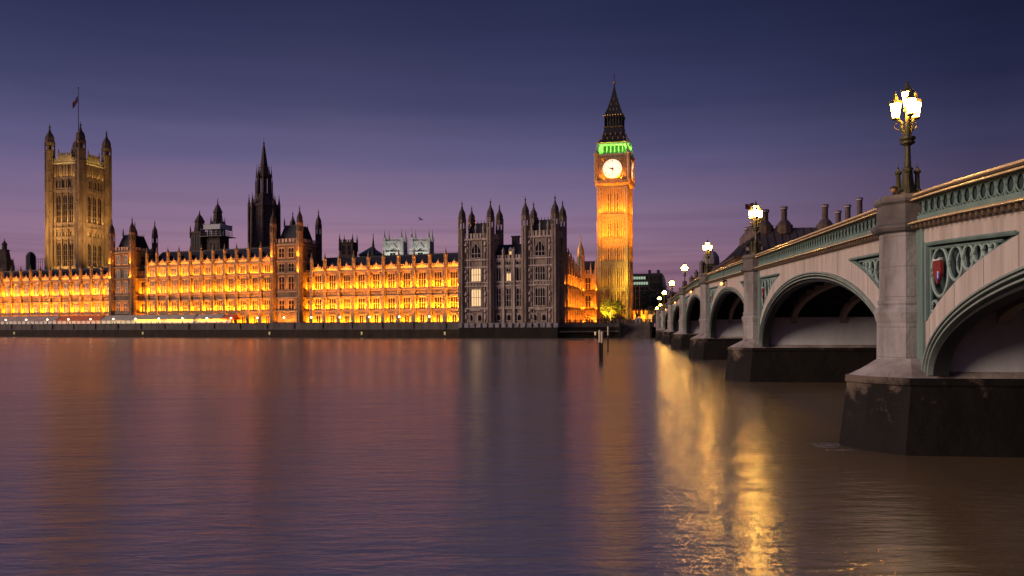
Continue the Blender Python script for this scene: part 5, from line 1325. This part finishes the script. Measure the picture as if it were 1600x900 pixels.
def tent(px0, px1, label, cm, wallm):
    x0, x1 = -tfront(px0, 3), -tfront(px1, 3)
    p = PL(x0, 3, 4.6); r_ = thing('terrace_tent', label, 'tent', tuple(p), TH); L = x1 - x0
    c = MB(); c.loft([[(0, -.3, 2.15), (L, -.3, 2.15), (L, 5.6, 2.15), (0, 5.6, 2.15)], [(0, -.3, 2.45), (L, -.3, 2.45), (L, 5.6, 2.45), (0, 5.6, 2.45)], [(.5, 2.6, 4.3), (L - .5, 2.6, 4.3), (L - .5, 2.9, 4.3), (.5, 2.9, 4.3)]]); c.build('canopy', cm, r_)
    n = max(2, int(L / 2.6)); f = MB()
    for k in range(n + 1): x = L*k/n; f.box(x - .09, x + .09, -.1, .1, 0, 2.15)
    f.box(0, L, -.1, .1, 0, .25); f.build('frame', mat('white_frame', (.6,.58,.55), .6) if 'white_frame' not in bpy.data.materials else bpy.data.materials['white_frame'], r_)
    w_ = MB(); w_.box(.05, L - .05, .12, .18, .25, 2.1); w_.build('glazing', wallm, r_)
    return r_
cg = mat('grey_white_canvas', (.42,.37,.34), .8, (.30,.26,.24), .5); cr2 = mat('red_canvas', (.55,.16,.08), .8); cgr = mat('pale_green_canvas', (.40,.42,.36), .8, (.3,.31,.28), .4)
gl1 = emis('dim_tent_window', (1, .55, .3), .10); gl2 = emis('red_tent_window', (1, .30, .06), .4); gl3 = emis('yellow_tent_window', (1, .66, .22), .35)
tent(-45, 88, 'long grey white terrace tent with dark windows at the left edge', cg, gl1)
tent(89, 157, 'red terrace tent glowing orange between two pale tents', cr2, gl2)
tent(158, 302, 'long pale green terrace tent with yellow lit windows', cgr, gl3)
tent(303, 346, 'short grey terrace tent with dark windows, before the orange end tent', cgr, gl1)
tent(346.5, 361, 'small orange end tent, last of the row', cr2, gl2)
def marker(px, py, label):
    y0 = -2.2; t_ = tfront(px, y0); p = PL(-t_, y0, 0)
    r_ = thing('channel_marker', label, 'marker post', (p.x, p.y, 0), 0, 'channel markers along the river wall')
    b = MB(); b.ngon(0, 0, [(-.3, .5), (.15, .55), (.25, .3)], 10); b.build('float', M['iron'], r_)
    b = MB(); b.ngon(0, 0, [(.2, .12), (1.5, .1)], 8); b.build('post', M['iron'], r_)
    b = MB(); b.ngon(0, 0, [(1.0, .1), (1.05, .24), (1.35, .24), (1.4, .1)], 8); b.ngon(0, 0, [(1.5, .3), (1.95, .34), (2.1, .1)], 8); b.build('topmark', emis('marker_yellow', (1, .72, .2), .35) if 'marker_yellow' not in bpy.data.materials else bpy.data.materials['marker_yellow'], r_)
for px, lb in ((22, 'yellow topped marker in the water below the left edge lamps'), (223, 'yellow topped marker in the water below the pale green tent'), (421, 'yellow topped marker in the water below the gabled tower near the thin spire'), (565, 'yellow topped marker in the water before the right amber range'), (695, 'yellow topped marker in the water just left of the dark pavilion'), (930, 'yellow topped marker in the water beside the mooring piles')):
    marker(px, 0, lb)
pm_ = mat('tarred_pile', (.035,.03,.024), .9, (.02,.017,.014), 3); pt_ = mat('bleached_timber', (.80,.70,.52), .8, (.55,.46,.34), 3, streak=3)
def pile(px, Y, top, label, lean=0):
    X = X_(px, Y); r_ = thing('mooring_pile', label, 'mooring pile', (X, Y, 0), 0)
    b = MB(); b.tube([(0, 0, -1.5), (lean*.5, 0, top*.62)], .14, 10); b.build('shaft', pm_, r_)
    b = MB(); b.tube([(lean*.5, 0, top*.62), (lean, 0, top - .1)], .15, 10); b.ngon(lean, 0, [(top - .12, .15), (top, .08)], 10); b.build('bleached_top', pt_, r_)
pile(937.4, 98, 3.95, 'tallest mooring pile, left one of the close pair', -.05)
pile(939.9, 99, 3.75, 'mooring pile with a stub top, right one of the close pair', .06)
pile(949.8, 143, 4.2, 'mooring pile standing alone farther out, pale top', .04)

# ================================================================== TREES
def tree(name, label, X, Y, r, h, trunk, n, lm, seed, z0=4.6):
    rn = random.Random(seed); root = thing(name, label, 'tree', (X, Y, z0))
    t = MB(); t.tube([(0, 0, 0), (.1, 0, trunk*.6), (0, .1, trunk)], r*.08, 8, r2=r*.05)
    limbs = []
    for k in range(9):
        a = k*2.4; el = .5 + .5*rn.random(); l = r*(.6 + .3*rn.random()); e_ = (l*math.cos(a)*.8, l*math.sin(a)*.8, trunk + (h - trunk)*el*.75)
        t.tube([(0, .05, trunk*.85), (e_[0]*.4, e_[1]*.4, trunk + (e_[2] - trunk)*.55), e_], r*.035, 5, r2=r*.008); limbs.append(e_)
    t.build('trunk', mat('bark', (.08,.06,.045), .9) if 'bark' not in bpy.data.materials else bpy.data.materials['bark'], root)
    c = MB(); cl = []
    for k in range(26):
        e_ = limbs[k % 9]; f = .55 + .6*rn.random(); cl.append((e_[0]*f + rn.gauss(0, r*.2), e_[1]*f + rn.gauss(0, r*.2), trunk*.8 + (e_[2] - trunk*.8)*f + rn.gauss(0, h*.09), r*(.2 + .16*rn.random())))
    for k in range(n):
        q = cl[rn.randrange(26)]
        d = Vector((rn.gauss(0, 1), rn.gauss(0, 1), rn.gauss(0, .8))).normalized() * q[3] * (.5 + .6*rn.random())
        p = Vector(q[:3]) + d; s = r*.055*(.6 + .8*rn.random())
        u = Vector((rn.gauss(0, 1), rn.gauss(0, 1), rn.gauss(0, 1))).normalized(); v = u.orthogonal().normalized()
        b = len(c.v); c.v += [tuple(p - u*s), tuple(p + v*s*.6), tuple(p + u*s), tuple(p - v*s*.6)]; c.f.append((b, b+1, b+2, b+3))
    me = bpy.data.meshes.new('crown'); me.from_pydata(c.v, [], c.f); put(me, 'crown', lm, root)
    return root
lf = mat('leaf_green', (.12,.13,.03), .7, (.08,.085,.02), 1.5); lf2 = mat('leaf_dark', (.035,.032,.022), .8, (.02,.02,.015), 1)
Yt = 284.0
lt_ = tree('leafy_tree', 'yellow lit leafy tree at the foot of the clock tower', X_(954, Yt), Yt, 5.2, 8.6, 2.0, 2600, lf, 3)
for lx, ly, pw in ((-9.5, -4.5, 9500), (-4.5, -6.5, 3200)):
    o = area(lt_, (lx, ly, .4), .8, .8, pw, (1, .60, .05), spread=R(64)); o.rotation_euler = (Vector((.5, -1.0, 6.2)) - Vector((lx, ly, .4))).to_track_quat('-Z', 'Y').to_euler()
for k, (px, Y, r, h, lb) in enumerate(((1000, 345, 5.0, 13.5, 'dark bare looking tree just right of the clock tower foot'), (1019, 352, 6.5, 17, 'broad dark tree under the curved grey gable'), (1036, 360, 6, 15, 'dark tree behind the farthest bridge lamps'), (1052, 372, 6, 16.5, 'small dark tree between two bridge lamps'))):
    tree('dark_tree', lb, X_(px, Y), Y, r, h, 3.5, 2600, lf2, 20 + k)
# ================================================================== STREET END AT THE BRIDGE FOOT
def kiosk():
    Y = 292.0; r_ = thing('lit_kiosk', 'small orange lit kiosk between the statue and the bridge end', 'kiosk', (X_(1011, Y), Y, 4.6), R(-8))
    b = MB(); b.box(0, 3.0, 0, 3, 0, 4.6); b.build('wall', M['stone_trim'], r_); q = MB(); q.sq(1.5, 1.5, [(4.6, 1.8), (4.9, 1.8), (6.4, .4)]); q.build('roof', M['slate'], r_)
    q = MB(); q.box(.5, 2.5, -.05, .02, .4, 3.2); q.build('lit_opening', emis('kiosk_glow', (1, .36, .06), 1.1), r_)
    for x in (.3, 2.7): q = MB(); q.ngon(x, -.2, [(0, .14), (4.4, .12)], 8); q.build('column', M['stone_trim'], r_)
    Y = 300; r_ = thing('gatehouse', 'low orange lit gate wall with posts right of the clock tower foot', 'gate', (X_(991, Y), Y, 4.6), R(-8))
    b = MB(); b.box(0, 4.2, 0, .8, 0, 3.4); 
    b.build('wall', M['stone_trim'], r_)
    for x in (0, 1.4, 2.8, 4.2): q = MB(); q.sq(x, .4, [(0, .4), (4.4, .36), (4.5, .5), (4.8, .5), (5.6, .05)]); q.build('gate_post', M['stone_trim'], r_)
    area(r_, (2.2, -2.2, .3), 4, .3, 380, SODIUM, (R(150), 0, 0))
    r_ = thing('floodlight_frame', 'slim square gantry frame right of the clock tower', 'frame', (X_(993, 305), 305, 4.6), 0)
    q = MB(); 
    for x in (0, 1.6): q.tube([(x, 0, 0), (x, 0, 14.2)], .1, 6)
    for z in (9.5, 14.2): q.tube([(0, 0, z), (1.6, 0, z)], .1, 6)
    q.build('frame', M['gilt'], r_)
kiosk()
def statue():
    Y = 266.0; r_ = thing('bronze_statue', 'dark bronze chariot statue on a pale plinth at the embankment end', 'statue', (X_(997.5, Y), Y, 4.6), R(-20))
    b = MB(); b.box(-1.1, 1.1, -1.2, 1.2, 0, .3); b.box(-.9, .9, -1, 1, .3, 1.9); b.box(-1.0, 1.0, -1.1, 1.1, 1.9, 2.1); b.build('plinth', M['b_wall'], r_)
    s = MB(); s.box(-.5, .5, -.2, .8, 2.3, 2.9); 
    for x in (-.62, .62): s.yz([(.3 + .45*math.cos(k*math.pi/8), 2.55 + .45*math.sin(k*math.pi/8)) for k in range(16)], x - .05, x + .05)
    s.build('chariot', M['bronze'], r_)
    f = MB(); f.ngon(0, .3, [(2.9, .3), (3.5, .2), (3.85, .28), (4.1, .16), (4.2, .08), (4.25, .13), (4.4, .15), (4.55, .1), (4.6, .02)], 8); f.tube([(.2, .3, 3.95), (.5, .1, 4.3), (.6, 0, 4.8)], .07, 5); f.tube([(-.2, .3, 3.95), (-.5, .1, 4.1), (-.6, -.1, 4.4)], .07, 5); f.build('figure', M['bronze'], r_)
    for x in (-.35, .35):
        h = MB(); h.tube([(x, .0, 2.7), (x, -.5, 2.95), (x, -.9, 3.15)], .26, 8); h.tube([(x, -.85, 3.15), (x, -1.1, 3.6), (x, -1.25, 3.7), (x, -1.5, 3.5)], .14, 6); h.tube([(x - .1, -.9, 3.0), (x - .1, -1.4, 3.0), (x - .1, -1.45, 2.7)], .07, 5); h.tube([(x + .1, -.9, 3.0), (x + .1, -1.3, 2.9), (x + .1, -1.3, 2.55)], .07, 5); h.tube([(x, -.05, 2.7), (x, -.15, 2.1)], .1, 5); h.build('horse', M['bronze'], r_)
statue()

# ------------------------------------------------------------------ landing steps and foam
def landing():
    p = BL(-12, BANK + 1.0); r_ = thing('landing_steps', 'pale stone landing steps at the far end of the bridge', 'steps', (p.x, p.y, 0), BR)
    s = MB()
    for k in range(9): s.box(0, 9, -1.2 + .38*k, 4.2, .5 + .38*k if k else -.8, .88 + .38*k)
    s.build('flight', M['wall_stone'], r_)
    s = MB(); s.box(-.6, 0, -1.8, 4.4, -1, 4.9); s.box(9, 9.6, -1.8, 4.4, -1, 4.9); s.build('side_wall', M['wall_weed'], r_)
landing()
fm = bpy.data.materials.new('foam'); fm.use_nodes = True
t = fm.node_tree; b = t.nodes['Principled BSDF']; b.inputs['Base Color'].default_value = (.62, .58, .52, 1); b.inputs['Roughness'].default_value = .7
tcn = N(t, 'ShaderNodeTexCoord'); mpn = N(t, 'ShaderNodeMapping'); mpn.inputs['Scale'].default_value = (2.2, 7, 1); n = N(t, 'ShaderNodeTexNoise'); n.inputs['Scale'].default_value = 1; n.inputs['Detail'].default_value = 7; n.inputs['Roughness'].default_value = .75
t.links.new(tcn.outputs['Object'], mpn.inputs[0]); t.links.new(mpn.outputs[0], n.inputs['Vector'])
r = N(t, 'ShaderNodeMapRange'); r.inputs['From Min'].default_value = .44; r.inputs['From Max'].default_value = .66; r.inputs['To Max'].default_value = .85; t.links.new(n.outputs[0], r.inputs['Value']); t.links.new(r.outputs[0], b.inputs['Alpha'])
mb = MB(); rf_ = random.Random(5)
for y in PIERS[:1]:
    for k in range(16):
        cx, cy = -2.75 - rf_.uniform(0, .9), y - .3 + rf_.uniform(-1.3, .5); L_ = rf_.uniform(.15, .5); W_ = rf_.uniform(.08, .22)
        p = BL(cx, cy); i0 = len(mb.v)
        ring = [(p.x + L_*math.cos(q*math.pi/8)*rf_.uniform(.8, 1.1), p.y + W_*math.sin(q*math.pi/8)*rf_.uniform(.7, 1.2), .012) for q in range(16)]
        mb.v += ring; mb.f.append(tuple(range(i0, i0 + 16)))
me_ = bpy.data.meshes.new('foam'); me_.from_pydata(mb.v, [], mb.f); tag(put(me_, 'foam', fm), 'thin broken foam on the water at the noses of the bridge piers', 'foam', kind='stuff')
